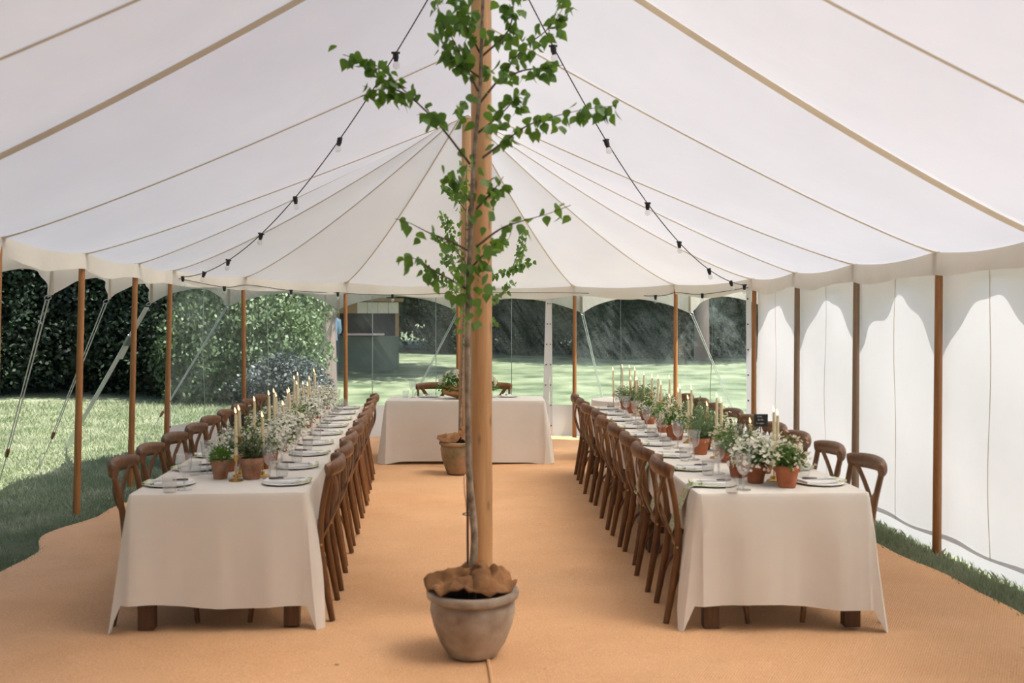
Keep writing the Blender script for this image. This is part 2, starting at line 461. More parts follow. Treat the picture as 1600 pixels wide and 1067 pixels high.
# ------------------------------------------------------------------ mesh collector
class MB:
    def __init__(self):
        self.v, self.f = [], []
    def add(self, vs, fs):
        o = len(self.v)
        self.v += [tuple(p) for p in vs]
        self.f += [tuple(i + o for i in q) for q in fs]
        return self
    def box(self, c, s, rz=0.0, mat=None):
        x, y, z = (k / 2 for k in s)
        vs = [Vector((sx * x, sy * y, sz * z)) for sz in (-1, 1) for sy in (-1, 1) for sx in (-1, 1)]
        R = Matrix.Rotation(rz, 3, 'Z') if mat is None else mat
        vs = [R @ p + Vector(c) for p in vs]
        return self.add(vs, [(0, 2, 3, 1), (4, 5, 7, 6), (0, 1, 5, 4), (2, 6, 7, 3), (0, 4, 6, 2), (1, 3, 7, 5)])
    def tube(self, pts, r, n=8, flat=None, up=(0, 0, 1), cap=True, square=False):
        """sweep; r scalar or list; flat=(a,b) scales the section along side / up axes"""
        pts = [Vector(p) for p in pts]
        k = len(pts)
        rs = r if isinstance(r, (list, tuple)) else [r] * k
        a, b = flat or (1, 1)
        o = len(self.v)
        up = Vector(up)
        for i, p in enumerate(pts):
            t = (pts[min(i + 1, k - 1)] - pts[max(i - 1, 0)]).normalized()
            s = t.cross(up)
            if s.length < 1e-3:
                s = t.cross(Vector((1, 0, 0)))
            s.normalize()
            w = s.cross(t).normalized()
            for j in range(n):
                an = 2 * PI * j / n + (PI / n if square else 0)
                ca, sa = math.cos(an), math.sin(an)
                if square:
                    q = max(abs(ca), abs(sa))
                    ca, sa = ca / q, sa / q
                self.v.append(tuple(p + s * (ca * rs[i] * a) + w * (sa * rs[i] * b)))
        for i in range(k - 1):
            for j in range(n):
                j2 = (j + 1) % n
                self.f.append((o + i * n + j, o + i * n + j2, o + (i + 1) * n + j2, o + (i + 1) * n + j))
        if cap:
            self.f.append(tuple(o + j for j in range(n))[::-1])
            self.f.append(tuple(o + (k - 1) * n + j for j in range(n)))
        return self
    def lathe(self, prof, n=20, c=(0, 0, 0), cap0=True, cap1=False, flute=0, depth=0.0, tilt=None):
        o = len(self.v)
        for r, z in prof:
            for j in range(n):
                an = 2 * PI * j / n
                rr = r * (1 - depth * (0.5 + 0.5 * math.cos(flute * an))) if flute else r
                p = Vector((rr * math.cos(an), rr * math.sin(an), z))
                if tilt is not None:
                    p = tilt @ p
                self.v.append((p.x + c[0], p.y + c[1], p.z + c[2]))
        k = len(prof)
        for i in range(k - 1):
            for j in range(n):
                j2 = (j + 1) % n
                self.f.append((o + i * n + j, o + i * n + j2, o + (i + 1) * n + j2, o + (i + 1) * n + j))
        if cap0:
            self.f.append(tuple(o + j for j in range(n))[::-1])
        if cap1:
            self.f.append(tuple(o + (k - 1) * n + j for j in range(n)))
        return self
    def grid(self, fn, nu, nv):
        o = len(self.v)
        for i in range(nu + 1):
            for j in range(nv + 1):
                self.v.append(tuple(fn(i / nu, j / nv)))
        for i in range(nu):
            for j in range(nv):
                a = o + i * (nv + 1) + j
                self.f.append((a, a + nv + 1, a + nv + 2, a + 1))
        return self
    def ball(self, c, r, n=8, m=6, sq=(1, 1, 1)):
        prof = [(math.sin(PI * (i + 0.02) / (m + 0.04)) * r, -math.cos(PI * (i + 0.02) / (m + 0.04)) * r) for i in range(m + 1)]
        o = len(self.v)
        self.lathe(prof, n, (0, 0, 0), True, True)
        for i in range(o, len(self.v)):
            p = self.v[i]
            self.v[i] = (p[0] * sq[0] + c[0], p[1] * sq[1] + c[1], p[2] * sq[2] + c[2])
        return self
    def mesh(self, name, mat, smooth=True):
        me = bpy.data.meshes.new(name)
        me.from_pydata(self.v, [], self.f)
        me.materials.append(M[mat] if isinstance(mat, str) else mat)
        if smooth:
            me.polygons.foreach_set('use_smooth', [True] * len(me.polygons))
            try:
                me.set_sharp_from_angle(angle=math.radians(42))
            except Exception:
                pass
        me.update()
        return me

def link(name, me, parent=None, loc=None, rot=None, scale=None):
    o = bpy.data.objects.new(name, me)
    COL.objects.link(o)
    if parent is not None:
        o.parent = parent
    if loc is not None:
        o.location = loc
    if rot is not None:
        o.rotation_euler = rot
    if scale is not None:
        o.scale = scale
    return o

def tag(o, label=None, cat=None, group=None, kind=None):
    if label: o['label'] = label
    if cat: o['category'] = cat
    if group: o['group'] = group
    if kind: o['kind'] = kind
    return o

def empty(name, loc=(0, 0, 0), rz=0.0):
    o = bpy.data.objects.new(name, None)
    COL.objects.link(o)
    o.location = loc
    o.rotation_euler = (0, 0, rz)
    o.empty_display_size = 0.1
    return o

def part(name, mb, mat, parent, label=None, kind=None, smooth=True):
    o = link(name, mb.mesh(name, mat, smooth), parent)
    if label: o['label'] = label
    if kind: o['kind'] = kind
    return o

class Proto:
    """parts of a repeated thing: (name, mesh, index of the parent part or None, label, kind)"""
    def __init__(self, name, cat):
        self.name, self.cat, self.parts = name, cat, []
    def add(self, name, mb, mat, parent=None, label=None, kind=None, smooth=True, me=None):
        self.parts.append((name, me or mb.mesh(name, mat, smooth), parent, label, kind))
        return len(self.parts) - 1
    def put(self, label, group, loc, rz=0.0, scale=None):
        r = empty(self.name, loc, rz)
        if scale: r.scale = scale
        tag(r, label, self.cat, group)
        made = []
        for nm, me, pa, lb, kd in self.parts:
            o = link(nm, me, r if pa is None else made[pa])
            if lb: o['label'] = lb
            if kd: o['kind'] = kd
            made.append(o)
        return r

ORD = ['first', 'second', 'third', 'fourth', 'fifth', 'sixth', 'seventh', 'eighth', 'ninth', 'tenth', 'eleventh', 'twelfth',
       'thirteenth', 'fourteenth', 'fifteenth', 'sixteenth', 'seventeenth', 'eighteenth', 'nineteenth', 'twentieth',
       'twenty-first', 'twenty-second', 'twenty-third', 'twenty-fourth', 'twenty-fifth', 'twenty-sixth']

def lerp(a, b, t):
    return a + (b - a) * t

def bez(pts, n=10):
    """Catmull-Rom through points"""
    P = [Vector(p) for p in pts]
    P = [2 * P[0] - P[1]] + P + [2 * P[-1] - P[-2]]
    out = []
    for i in range(1, len(P) - 2):
        for k in range(n):
            t = k / n
            a, b, c, d = P[i - 1], P[i], P[i + 1], P[i + 2]
            out.append(0.5 * ((2 * b) + (c - a) * t + (2 * a - 5 * b + 4 * c - d) * t * t + (3 * b - a - 3 * c + d) * t ** 3))
    out.append(P[-2])
    return out

# ================================================================== GROUND AND FLOOR
def ground_z(x, y):
    t = max(0.0, y - 17.0)
    return 0.042 * t * min(1.0, t / 4.0) if t < 40 else 1.68

mb = MB()
xs = [-70, -40, -25, -18, -14, -10, -7, -5, -3, 0, 3, 5, 8, 12, 18, 30, 50, 80]
ys = [-40, -15, -5, 0, 5, 10, 14, 17, 18, 19, 20, 21, 23, 26, 30, 36, 44, 60, 90]
for x in xs:
    for y in ys:
        mb.v.append((x, y, ground_z(x, y) - 0.02))
for i in range(len(xs) - 1):
    for j in range(len(ys) - 1):
        a = i * len(ys) + j
        mb.f.append((a, a + len(ys), a + len(ys) + 1, a + 1))
lawn = link('lawn', mb.mesh('lawn', 'lawn'))
tag(lawn, 'green mown lawn around the marquee, rising gently towards the trees', 'lawn', kind='structure')

def carpet_edge_l(y):
    return -3.02 - 0.05 * math.sin(y * 1.7) + 0.03 * math.sin(y * 5.1 + 1) - (0.10 if 7.6 < y < 8.9 else 0) * math.sin(PI * (y - 7.6) / 1.3)
def carpet_edge_r(y):
    return 3.33 + 0.03 * math.sin(y * 2.3) + 0.012 * math.sin(y * 7)
def carpet_fn(u, v):
    y = lerp(-3.0, 15.0, v)
    hw = 1.0 if y < 11.7 else math.sqrt(max(0.0, 1 - ((y - 11.7) / 3.42) ** 2))
    xl = lerp(0.2, carpet_edge_l(y), hw)
    xr = lerp(0.2, carpet_edge_r(y), hw)
    x = lerp(xl, xr, u)
    n = noise.noise(Vector((x * 0.8, y * 2.6, 1.3))) * 0.6 + noise.noise(Vector((x * 1.6, y * 6.5, 7.0))) * 0.5
    amp = 0.026 * min(1, abs(x - 0.3) / 1.0) + 0.004 + 0.030 * math.exp(-((x - 0.95) / 0.5) ** 2 - ((y - 7.6) / 2.2) ** 2)
    e = min(u, 1 - u) * 14
    return (x, y, 0.012 + (n * amp + amp * 0.4) * min(1, e))
mb = MB().grid(carpet_fn, 90, 240)
for i, p in enumerate(mb.v):
    if p[2] < 0.004: mb.v[i] = (p[0], p[1], 0.004)
floor = link('floor', mb.mesh('floor', 'carpet'))
tag(floor, 'orange-tan coir matting covering the floor of the marquee', 'floor', kind='structure')
mb = MB().grid(lambda u, v: (0.215 + (u - 0.5) * 0.016 + 0.012 * math.sin(v * 20), lerp(-1, 11.4, v), 0.027 + 0.004 * math.sin(PI * u)), 3, 60)
part('matting_seam', mb, 'carpet', floor, 'overlapped joint between two widths of matting')

# ================================================================== MARQUEE
CX, XL, XR = 0.22, -3.20, 3.60
PEAKS = [(-0.15, 4.16), (5.72, 4.16), (11.58, 4.16)]
def ridge_z(y):
    for (a, za), (b, zb) in zip(PEAKS, PEAKS[1:]):
        if a <= y <= b:
            t = (y - a) / (b - a)
            return lerp(za, zb, t) - 0.64 * (1 - abs(2 * t - 1) ** 1.1)
    if y < PEAKS[0][0]:
        return 4.16 - 0.25 * min(1.0, (PEAKS[0][0] - y) / 3)
    return 4.16
def post_top(x):
    return 2.17 - (x - XL) / (XR - XL) * 0.10
# perimeter posts, left front -> round the far end -> right front: (x, y, outward dir)
RC = (0.2, 11.62, 3.40)
PER = []
for y in (-3.2, -1.6, -0.1, 1.4, 2.9, 4.4, 5.72, 7.40, 9.06, 10.58, 11.90):
    PER.append((XL, y, (-1, 0)))
for tn in (-0.1985, -0.0986, 0.0133, 0.1309, 0.2345):
    # where the sight line from the entrance meets the rounded end
    a_, b_, c_ = 1 + tn * tn, -2 * (tn * RC[0] + RC[1]), RC[0] ** 2 + RC[1] ** 2 - RC[2] ** 2
    y = (-b_ + math.sqrt(b_ * b_ - 4 * a_ * c_)) / (2 * a_)
    x = tn * y
    d = Vector((x - RC[0], y - RC[1])).normalized()
    PER.append((x, y, (d.x, d.y)))
for y in (11.40, 9.98, 8.51, 7.05, 5.72, 4.15, 2.7, 1.2, -0.3, -1.7, -3.2):
    PER.append((XR, y, (1, 0)))
ND = len(PER)
IL, IR = 10, 16           # index of the left and right corner posts
# slanting outward direction at the corners
PER[IL] = (PER[IL][0], PER[IL][1], (-0.94, 0.34))
PER[IR] = (PER[IR][0], PER[IR][1], (0.94, 0.34))

def anchor(i):
    x, y, _ = PER[i]
    if IL <= i <= IR:
        return Vector((CX, 11.58, 4.16))
    return Vector((CX, y, ridge_z(y)))
def eave(i, t):
    """post line between posts i and i+1"""
    x0, y0, d0 = PER[i]
    x1, y1, d1 = PER[i + 1]
    x, y = lerp(x0, x1, t), lerp(y0, y1, t)
    d = Vector((lerp(d0[0], d1[0], t), lerp(d0[1], d1[1], t))).normalized()
    z = post_top(x) + 0.15 - 0.035 * math.sin(PI * t)
    return Vector((x, y, z)), d
def roof_pt(i, t, v):
    e, d = eave(i, t)
    a0, a1 = anchor(i), anchor(i + 1)
    a = a0.lerp(a1, t)
    if not (IL <= i < IR):
        a.z = ridge_z(a.y)
    ex = lerp(1.25 if IL <= i <= IR else 1.13, 1.25 if IL <= i + 1 <= IR else 1.13, t)
    if v <= 1:
        p = a.lerp(e, v)
        p.z = e.z + (a.z - e.z) * (1 - v) ** ex
        p.z -= 0.045 * math.sin(PI * t) * math.sin(PI * min(1, v)) ** 0.8
        return p
    k = v - 1
    return Vector((e.x + d.x * k, e.y + d.y * k, e.z - k * 0.5))
def OUTF(t): return 0.10 + 0.17 * abs(2 * t - 1) ** 1.5
OUT = 0.27

ceiling = empty('ceiling')
tag(ceiling, 'cream canvas marquee roof rising to two masts with a scalloped eave', 'marquee roof', kind='structure')
VS = [k / 22 for k in range(23)] + [1.5, 2.0]
for i in range(ND - 1):
    mb = MB()
    nt_ = 8
    for a in range(nt_ + 1):
        for v in VS:
            mb.v.append(tuple(roof_pt(i, a / nt_, v if v <= 1 else 1 + (v - 1) * OUTF(a / nt_))))
    m_ = len(VS)
    for a in range(nt_):
        for b in range(m_ - 1):
            k = a * m_ + b
            mb.f.append((k, k + 1, k + m_ + 1, k + m_))
    part('canvas_panel', mb, 'canvas', ceiling)
    # scalloped valance hanging from the outer edge, cusps at the posts
    mb = MB()
    n_ = 20
    for a in range(n_ + 1):
        t = a / n_
        p = roof_pt(i, t, 1 + OUTF(t))
        e, d = eave(i, t)
        zb = p.z - 0.10 - 0.16 * abs(2 * t - 1) ** 2.4
        if IR <= i and i == IR + 2 and t < 0.42:      # one flap that is folded up on itself
            zb = max(zb, p.z - 0.20) if t > 0.1 else zb
            if 0.1 < t: zb = p.z - 0.145 + 0.05 * math.sin(t * 14)
        for k in range(5):
            q = k / 4
            w = 0.012 * math.sin((t + i) * 23) * q
            mb.v.append((p.x + d.x * (0.02 * q + w), p.y + d.y * (0.02 * q + w), lerp(p.z, zb, q)))
    for a in range(n_):
        for b in range(4):
            k = a * 5 + b
            mb.f.append((k, k + 1, k + 6, k + 5))
    part('valance_panel', mb, 'band', ceiling)
    # inner band along the post line
    mb = MB()
    for a in range(n_ + 1):
        t = a / n_
        e, d = eave(i, t)
        for k in range(5):
            q = k / 4
            w = -0.035 + 0.014 * math.sin((t + i) * 11) * q + 0.008 * math.sin((t + i) * 29) * q
            zz = e.z - 0.002 - (0.150 + 0.018 * math.sin((t + i) * 7)) * q
            mb.v.append((e.x + d.x * w, e.y + d.y * w, zz))
    for a in range(n_):
        for b in range(4):
            k = a * 5 + b
            mb.f.append((k, k + 1, k + 6, k + 5))
    part('eave_band', mb, 'band', ceiling)
# seams along each post line, wide webbing at the masts
for i in range(1, ND - 1):
    x, y, d = PER[i]
    wide = abs(y - 5.72) < 0.01 or abs(y + 0.2) < 0.2
    hw = 0.05 if wide else 0.011
    e, dd = eave(i, 0)
    tan = Vector((-dd.y, dd.x, 0))
    mb = MB()
    N = 40
    for k in range(N + 1):
        v = 0.02 + 0.98 * k / N
        p = roof_pt(i, 0, v)
        g = 1.0
        if v > 0.955 and not wide: g = 1 + (v - 0.955) / 0.045 * 3.2      # patch at the eave
        lo = 0.02 if wide else 0.010
        for s in (-1, -0.3, 0.3, 1):
            mb.v.append((p.x + tan.x * hw * g * s, p.y + tan.y * hw * g * s, p.z - lo - (0.008 if abs(s) < 1 else 0) - 0.002))
    for k in range(N):
        for b in range(3):
            q = k * 4 + b
            mb.f.append((q, q + 1, q + 5, q + 4))
    part('seam_webbing' if wide else 'seam_tape', mb, 'tape', ceiling)
# pale reinforcement tabs on the valance points
for i in range(7, 19):
    e, d = eave(i, 0) if i < ND - 1 else eave(i - 1, 1)
    p0 = roof_pt(i, 0, 1 + 0.10)
    p1 = roof_pt(i, 0, 1 + OUT)
    tan = Vector((-d.y, d.x, 0))
    mb = MB()
    for q, zz in ((p0, p0.z - 0.02), (p1, p1.z - 0.02), (p1, p1.z - 0.235)):
        for s in (-1, 1):
            mb.v.append((q.x + tan.x * 0.022 * s - d.x * 0.012, q.y + tan.y * 0.022 * s - d.y * 0.012, zz))
    mb.f += [(0, 1, 3, 2), (2, 3, 5, 4)]
    part('rope_tab', mb, 'tape', ceiling)

# side poles
SIDE = {}
names = {}
order_back = ['far left', 'left of centre', 'centre', 'right of centre', 'far right']
pole_cnt_l, pole_cnt_r = 0, 0
for i in range(ND):
    x, y, d = PER[i]
    if y < 1.0:
        continue
    top = eave(min(i, ND - 2), 0 if i < ND - 1 else 1)[0].z - 0.012
    bx = x + (-0.07 if x < 0 and i <= IL else 0.0)
    mb = MB().tube([(0, 0, 0), (x - bx, 0, top)], [0.032, 0.027], 14, up=(0, 1, 0))
    if i <= IL:
        lab = '%s wooden side pole along the open left side, from the far corner' % ORD[IL - i]
    elif i >= IR:
        lab = '%s wooden side pole along the white right wall, from the far corner' % ORD[i - IR]
    else:
        lab = 'orange-brown wooden side pole at the %s of the clear rounded end wall' % order_back[i - IL - 1]
    mat = 'pole_grey' if i in (IR + 1, IR + 2) else 'pole'
    o = empty('side_pole', (bx, y, 0.0))
    tag(o, lab, 'pole', 'side poles of the marquee')
    part('shaft', mb, mat, o)
    part('spike', MB().tube([(x - bx, 0, top - 0.01), (x - bx, 0, top + 0.02)], [0.010, 0.008], 8, up=(0, 1, 0)), 'steel', o)

# right wall of white canvas, hung just outside the posts
wall_right = empty('wall_right')
tag(wall_right, 'white canvas side wall glowing with sun along the right of the marquee', 'wall', kind='structure')
def wall_pt(i, t, z01, off=0.05, z0=0.10):
    e, d = eave(i, t)
    z = lerp(z0, e.z - 0.015, z01)
    g = i + t
    w = off + 0.016 * math.sin(g * 9) * (1 - z01) + 0.02 * (1 - z01) ** 4
    w += 0.008 * math.sin(z01 * 9 + g * 4)
    return Vector((e.x + d.x * w, e.y + d.y * w, z))
for i in range(IR, ND - 2):
    part('wall_panel', MB().grid(lambda u, v: wall_pt(i, u, v), 12, 16), 'canvas_wall', wall_right)
    def sod(u, v):
        p = wall_pt(i, u, 0.0)
        return (p.x - 0.006 + 0.02 * (1 - v), p.y, lerp(0.0, 0.13 + 0.01 * math.sin((u + i) * 8), v))
    part('sod_cloth', MB().grid(sod, 12, 3), 'canvas_wall', wall_right, 'doubled hem strip along the foot of the wall')
    for t in (0.46,):
        mb = MB()
        for k in range(17):
            p = wall_pt(i, t + 0.02 * math.sin(i), k / 16)
            for s in (-1, 1):
                mb.v.append((p.x - 0.006, p.y + 0.005 * s, p.z))
        for k in range(16):
            mb.f.append((k * 2, k * 2 + 1, k * 2 + 3, k * 2 + 2))
        part('wall_seam', mb, 'tape', wall_right)

# rounded far wall: clear sheets over a white skirt
wall_back = empty('wall_back')
tag(wall_back, 'clear plastic window wall with white skirt around the rounded far end', 'wall', kind='structure')
SK = 0.47
for i in range(IL, IR):
    def bw(u, z, off=0.055):
        e, d = eave(i, u)
        w = off + 0.02 * math.sin((u + i) * 6) * (1 - z / 2.2) + 0.012 * math.sin(z * 4 + (u + i) * 5)
        return Vector((e.x + d.x * w, e.y + d.y * w, z))
    part('clear_pane', MB().grid(lambda u, v: bw(u, lerp(SK, post_top(PER[i][0]) + 0.11, v)), 14, 14), 'pvc', wall_back)
    part('skirt_panel', MB().grid(lambda u, v: bw(u, lerp(0.03, SK + 0.02, v), 0.052), 14, 5), 'canvas_wall', wall_back)
    mb = MB()
    for u in (0.46,) if i not in (IL + 1, IL + 2) else (0.24, 0.80):
        b0 = len(mb.v)
        for k in range(9):
            p = bw(u, lerp(SK, 2.1, k / 8), 0.050)
            e, d = eave(i, u)
            for s in (-1, 1):
                mb.v.append((p.x - d.y * 0.0055 * s, p.y + d.x * 0.0055 * s, p.z))
        for k in range(8):
            mb.f.append((b0 + k * 2, b0 + k * 2 + 1, b0 + k * 2 + 3, b0 + k * 2 + 2))
    part('weld_seam', mb, 'pvc_seam', wall_back)
# white eyelet strips where two sheets meet
def strip(i, u, w, lean, name='eyelet_strip'):
    mb = MB()
    ey = []
    for k in range(15):
        z = lerp(0.03, 2.14, k / 14)
        e, d = eave(i, u + lean * (z / 2.1))
        for s in (-1, 1):
            mb.v.append((e.x + d.x * 0.035 - d.y * w * s, e.y + d.y * 0.035 + d.x * w * s, z))
        if k % 2 and k < 14:
            ey.append(Vector((e.x + d.x * 0.030 - d.y * w * 0.2, e.y + d.y * 0.030 + d.x * w * 0.2, z)))
    for k in range(14):
        mb.f.append((k * 2, k * 2 + 1, k * 2 + 3, k * 2 + 2))
    o = part(name, mb, 'canvas_wall', wall_back, 'white laced strip with a row of eyelets')
    for p in ey:
        part('eyelet', MB().ball(p, 0.011, 8, 4), 'eyelet', o)
strip(IL + 3, 0.745, 0.045, 0.03)
strip(IL + 3, 0.800, 0.020, -0.01)
strip(IR - 1, 0.93, 0.050, -0.02)
strip(IL, 0.012, 0.02, 0.0)

# masts
o = empty('centre_mast', (0.21, 5.74, 0))
tag(o, 'thick pine centre mast rising behind the near potted birch', 'pole', 'centre masts')
part('shaft', MB().tube([(0, 0, 0), (0, 0, 4.12)], [0.064, 0.058], 20, up=(0, 1, 0)), 'mast', o)
part('collar', MB().lathe([(0.07, 4.06), (0.075, 4.10), (0.06, 4.13)], 20, (0, 0, 0), True, True), 'tape', o)
o = empty('centre_mast', (0.215, 11.58, 0))
tag(o, 'pine centre mast at the far end, in front of the head table', 'pole', 'centre masts')
part('shaft', MB().tube([(0, 0, 0), (0.05, 0, 4.12)], [0.066, 0.060], 20, up=(0, 1, 0)), 'mast', o)
part('collar', MB().lathe([(0.07, 4.06), (0.075, 4.10), (0.06, 4.13)], 20, (0.05, 0, 0), True, True), 'tape', o)

# ------------------------------------------------------------------ guy ropes
def guy(i, foot, label, strap=False):
    x, y, _ = PER[i]
    e, d = eave(i, 0)
    p = roof_pt(i, 0, 1 + OUT)
    a = Vector((p.x + d.x * 0.03, p.y + d.y * 0.03, p.z - 0.26))
    b = Vector((foot[0], foot[1], ground_z(foot[0], foot[1])))
    r = empty('guy_rope', b)
    tag(r, label, 'guy rope', 'guy ropes outside the marquee')
    u = (b - a).normalized()
    side = u.cross(Vector((0, 0, 1))).normalized()
    a, L = a - b, (b - a).length
    part('ring', MB().tube([a + u * 0.0 + side * (0.028 * math.cos(k)) + u * 0.028 * math.sin(k) for k in [2 * PI * q / 12 for q in range(13)]], 0.005, 6), 'steel', r)
    if strap:
        s0 = a + u * 0.06
        part('strap', MB().tube([s0, Vector((0, 0, 0.05))], 0.03, 4, flat=(1.0, 0.12), square=True), 'webbing', r, 'flat pale webbing strap')
        c = a + u * 0.55
        part('ratchet', MB().tube([c, c + u * 0.16], 0.035, 4, flat=(1, 0.6), square=True), 'steel', r)
        part('tail', MB().tube([c + u * 0.16 + side * 0.02, c + u * 0.42 + side * 0.035], 0.022, 4, flat=(1, 0.3), square=True), 'webbing', r)
    else:
        m = a.lerp(Vector((0, 0, 0)), 0.78)
        for s in (-1, 1):
            part('rope', MB().tube([a + u * 0.03 + side * 0.014 * s, m + side * 0.010 * s], 0.0065, 6), 'rope', r)
        part('slider', MB().tube([m - u * 0.06, m, m + u * 0.06], [0.016, 0.021, 0.016], 8), 'slider', r, 'brown wooden rope runner')
        part('tail', MB().tube([m + u * 0.05, Vector((0, 0, 0.02))], 0.006, 6), 'rope', r)
    part('peg', MB().tube([Vector((0, 0, 0.10)) - u * 0.02, Vector((0, 0, -0.12))], 0.012, 8, up=(1, 0, 0)), 'steel', r)
guy(7, (-4.55, 8.9), 'doubled white guy rope tied off nearest the camera on the left lawn')
guy(8, (-4.55, 10.45), 'doubled white guy rope beside the second left pole from the camera')
guy(9, (-4.75, 12.02), 'white guy rope with wooden runner crossing the sunny patch of lawn')
guy(10, (-4.97, 13.43), 'wide webbing strap with ratchet stretched over the left lawn', True)
guy(11, (-4.3, 14.6), 'white guy rope seen through the leftmost clear pane')
guy(12, (-2.55, 16.6), 'white guy rope outside the clear pane beside the shrub')
guy(13, (-0.75, 17.1), 'doubled guy rope leaning left outside the middle clear pane')
guy(14, (2.75, 16.6), 'white guy rope outside the clear pane right of the lacing')
guy(15, (4.55, 14.9), 'white guy rope outside the rightmost clear pane')
guy(16, (5.3, 12.4), 'corner guy rope outside the junction of white and clear walls')
guy(17, (5.2, 10.0), 'guy rope behind the white right wall, third bay from the far end')
guy(18, (5.2, 8.5), 'guy rope behind the white right wall, second bay from the camera')
guy(19, (5.1, 6.9), 'guy rope behind the white right wall, nearest the camera')

# ================================================================== TABLES
class Row:
    """a row of tables: origin at near end centre, slight splay along its length"""
    def __init__(self, x, y, slope, name):
        self.x, self.y, self.a, self.name = x, y, -math.atan(slope), name
        self.c, self.s = math.cos(self.a), math.sin(self.a)
    def w(self, dx, dy, z=0.0):
        return Vector((self.x + dx * self.c - dy * self.s, self.y + dx * self.s + dy * self.c, z))
    def inv(self, X, Y):
        dx, dy = X - self.x, Y - self.y
        return dx * self.c + dy * self.s, -dx * self.s + dy * self.c
LEFT = Row(-1.235, 5.50, -0.028, 'left')
RIGHT = Row(1.845, 5.30, 0.035, 'right')
TW, TL, TZ = 0.93, 1.90, 0.765       # table width, length, height
FL = 0.03                            # feet stand on the matting

tab = Proto('trestle_table', 'table')
tt = MB()
for k in range(5):
    tab.add('plank', MB().box(((k - 2) * TW / 5, TL / 2, TZ - 0.018), (TW / 5 - 0.004, TL - 0.02, 0.032)), 'table_top', smooth=False)
for sx in (-1, 1):
    for yy in (0.055, TL - 0.055):
        tab.add('leg', MB().box((sx * (TW / 2 - 0.075), yy, (TZ - 0.034 + FL) / 2), (0.085, 0.075, TZ - 0.034 - FL)), 'dark_wood', smooth=False)
for yy in (0.055, TL - 0.055):
    tab.add('end_rail', MB().box((0, yy, 0.20), (TW - 0.2, 0.04, 0.06)), 'dark_wood', smooth=False)
    tab.add('apron', MB().box((0, yy, TZ - 0.075), (TW - 0.2, 0.03, 0.08)), 'dark_wood', smooth=False)

def cloth_mesh(w, l, zt, bottom, flare, seed, r=0.02):
    """skirted cloth; bottom(side, s) -> z of the hem, flare(side, s) -> outward kick at the hem.
    side 0 near end, 1 right, 2 far end, 3 left; s runs 0..1 along the side"""
    per = []
    cs = [(-w / 2, 0), (w / 2, 0), (w / 2, l), (-w / 2, l)]
    nr = [(0, -1), (1, 0), (0, 1), (-1, 0)]
    for k in range(4):
        a, b = Vector(cs[k]), Vector(cs[(k + 1) % 4])
        n = 26 if k in (0, 2) else 56
        for q in range(n + 1):
            s = q / n
            p = a.lerp(b, s)
            d = (b - a).normalized()
            p = p + d * (r * (1 - 2 * s))
            per.append((p.x, p.y, nr[k][0], nr[k][1], k, s))
        k2 = (k + 1) % 4
        for q in range(1, 6):
            t = q / 6
            nx, ny = lerp(nr[k][0], nr[k2][0], t), lerp(nr[k][1], nr[k2][1], t)
            L = math.hypot(nx, ny)
            c0 = Vector(cs[k2]) - Vector((nr[k][0] + nr[k2][0], nr[k][1] + nr[k2][1])) * r
            per.append((c0.x + nx / L * r, c0.y + ny / L * r, nx / L, ny / L, k, 1 + t * 0.001 if t < 0.5 else -1 - t))
    N = len(per)
    LV = [0, 0.01, 0.03, 0.08, 0.17, 0.28, 0.40, 0.52, 0.64, 0.76, 0.88, 1.0]
    mb = MB()
    for L in LV:
        for j, (x, y, nx, ny, k, s) in enumerate(per):
            kk, ss = k, s
            corner = 0.0
            if s >= 1 and k >= 0 and s <= 1.01 and s != 1.0:
                ss = 1.0; corner = 1.0
            if s < -0.5:
                kk, ss = (k + 1) % 4, 0.0; corner = 1.0
            zb = bottom(kk, ss)
            drop = zt - zb
            z = zt - drop * L
            if L == LV[1]: z = zt - 0.004
            fl = flare(kk, ss) * (L ** 1.3)
            if corner:
                fl += 0.012 * L
            ph = seed * 1.7 + j * 0.55
            fold = (0.009 * math.sin(ph) + 0.010 * math.sin(j * 0.37 + seed) + 0.008 * max(0, math.sin(j * 0.83 + seed * 3)) ** 3) * min(1, L * 1.6) * min(1, drop / 0.5)
            o = 0.006 * min(1, L * 30) + fl + fold + 0.012 * min(1, L * 4)
            mb.v.append((x + nx * o, y + ny * o, z))
    for i in range(len(LV) - 1):
        for j in range(N):
            j2 = (j + 1) % N
            mb.f.append((i * N + j2, i * N + j, (i + 1) * N + j, (i + 1) * N + j2))
    mb.f.append(tuple(range(N)))
    return mb

def row_cloth(which, seed, near_end):
    """near table: long fall over the near end; others: short falls with dangling corners at the joints"""
    def bottom(k, s):
        e = {0: abs(2 * s - 1), 2: abs(2 * s - 1)}.get(k, None)
        if near_end:
            if k == 0:
                return 0.175 - 0.03 * s + 0.010 * math.sin(s * 7 + seed)
            if k in (1, 3):
                d = s if k == 1 else 1 - s        # distance from the near end
                ext = max(0.0, 1 - d / 0.075)
                far = max(0.0, 1 - (1 - d) / 0.10)
                base = TZ + 0.008 - 0.235 - 0.012 * math.sin(d * 17 + seed)
                return base - ext ** 0.85 * (base - 0.02) - far * 0.0
            return TZ - 0.12
        if k in (1, 3):
            d = s if k == 1 else 1 - s
            ext = max(0.0, 1 - d / 0.13)
            base = TZ + 0.008 - 0.235 - 0.012 * math.sin(d * 17 + seed)
            if k == which:
                return base - ext * 0.30
            return base
        return TZ - 0.12
    def flare(k, s):
        if near_end and k == 0:
            return 0.012 + 0.012 * max(0, (abs(2 * s - 1) - 0.8) / 0.2)
        if near_end and k in (1, 3):
            d = s if k == 1 else 1 - s
            return 0.015 + 0.065 * max(0.0, 1 - d / 0.10)
        return 0.012
    return cloth_mesh(TW + 0.01, TL - 0.004, TZ + 0.008, bottom, flare, seed)

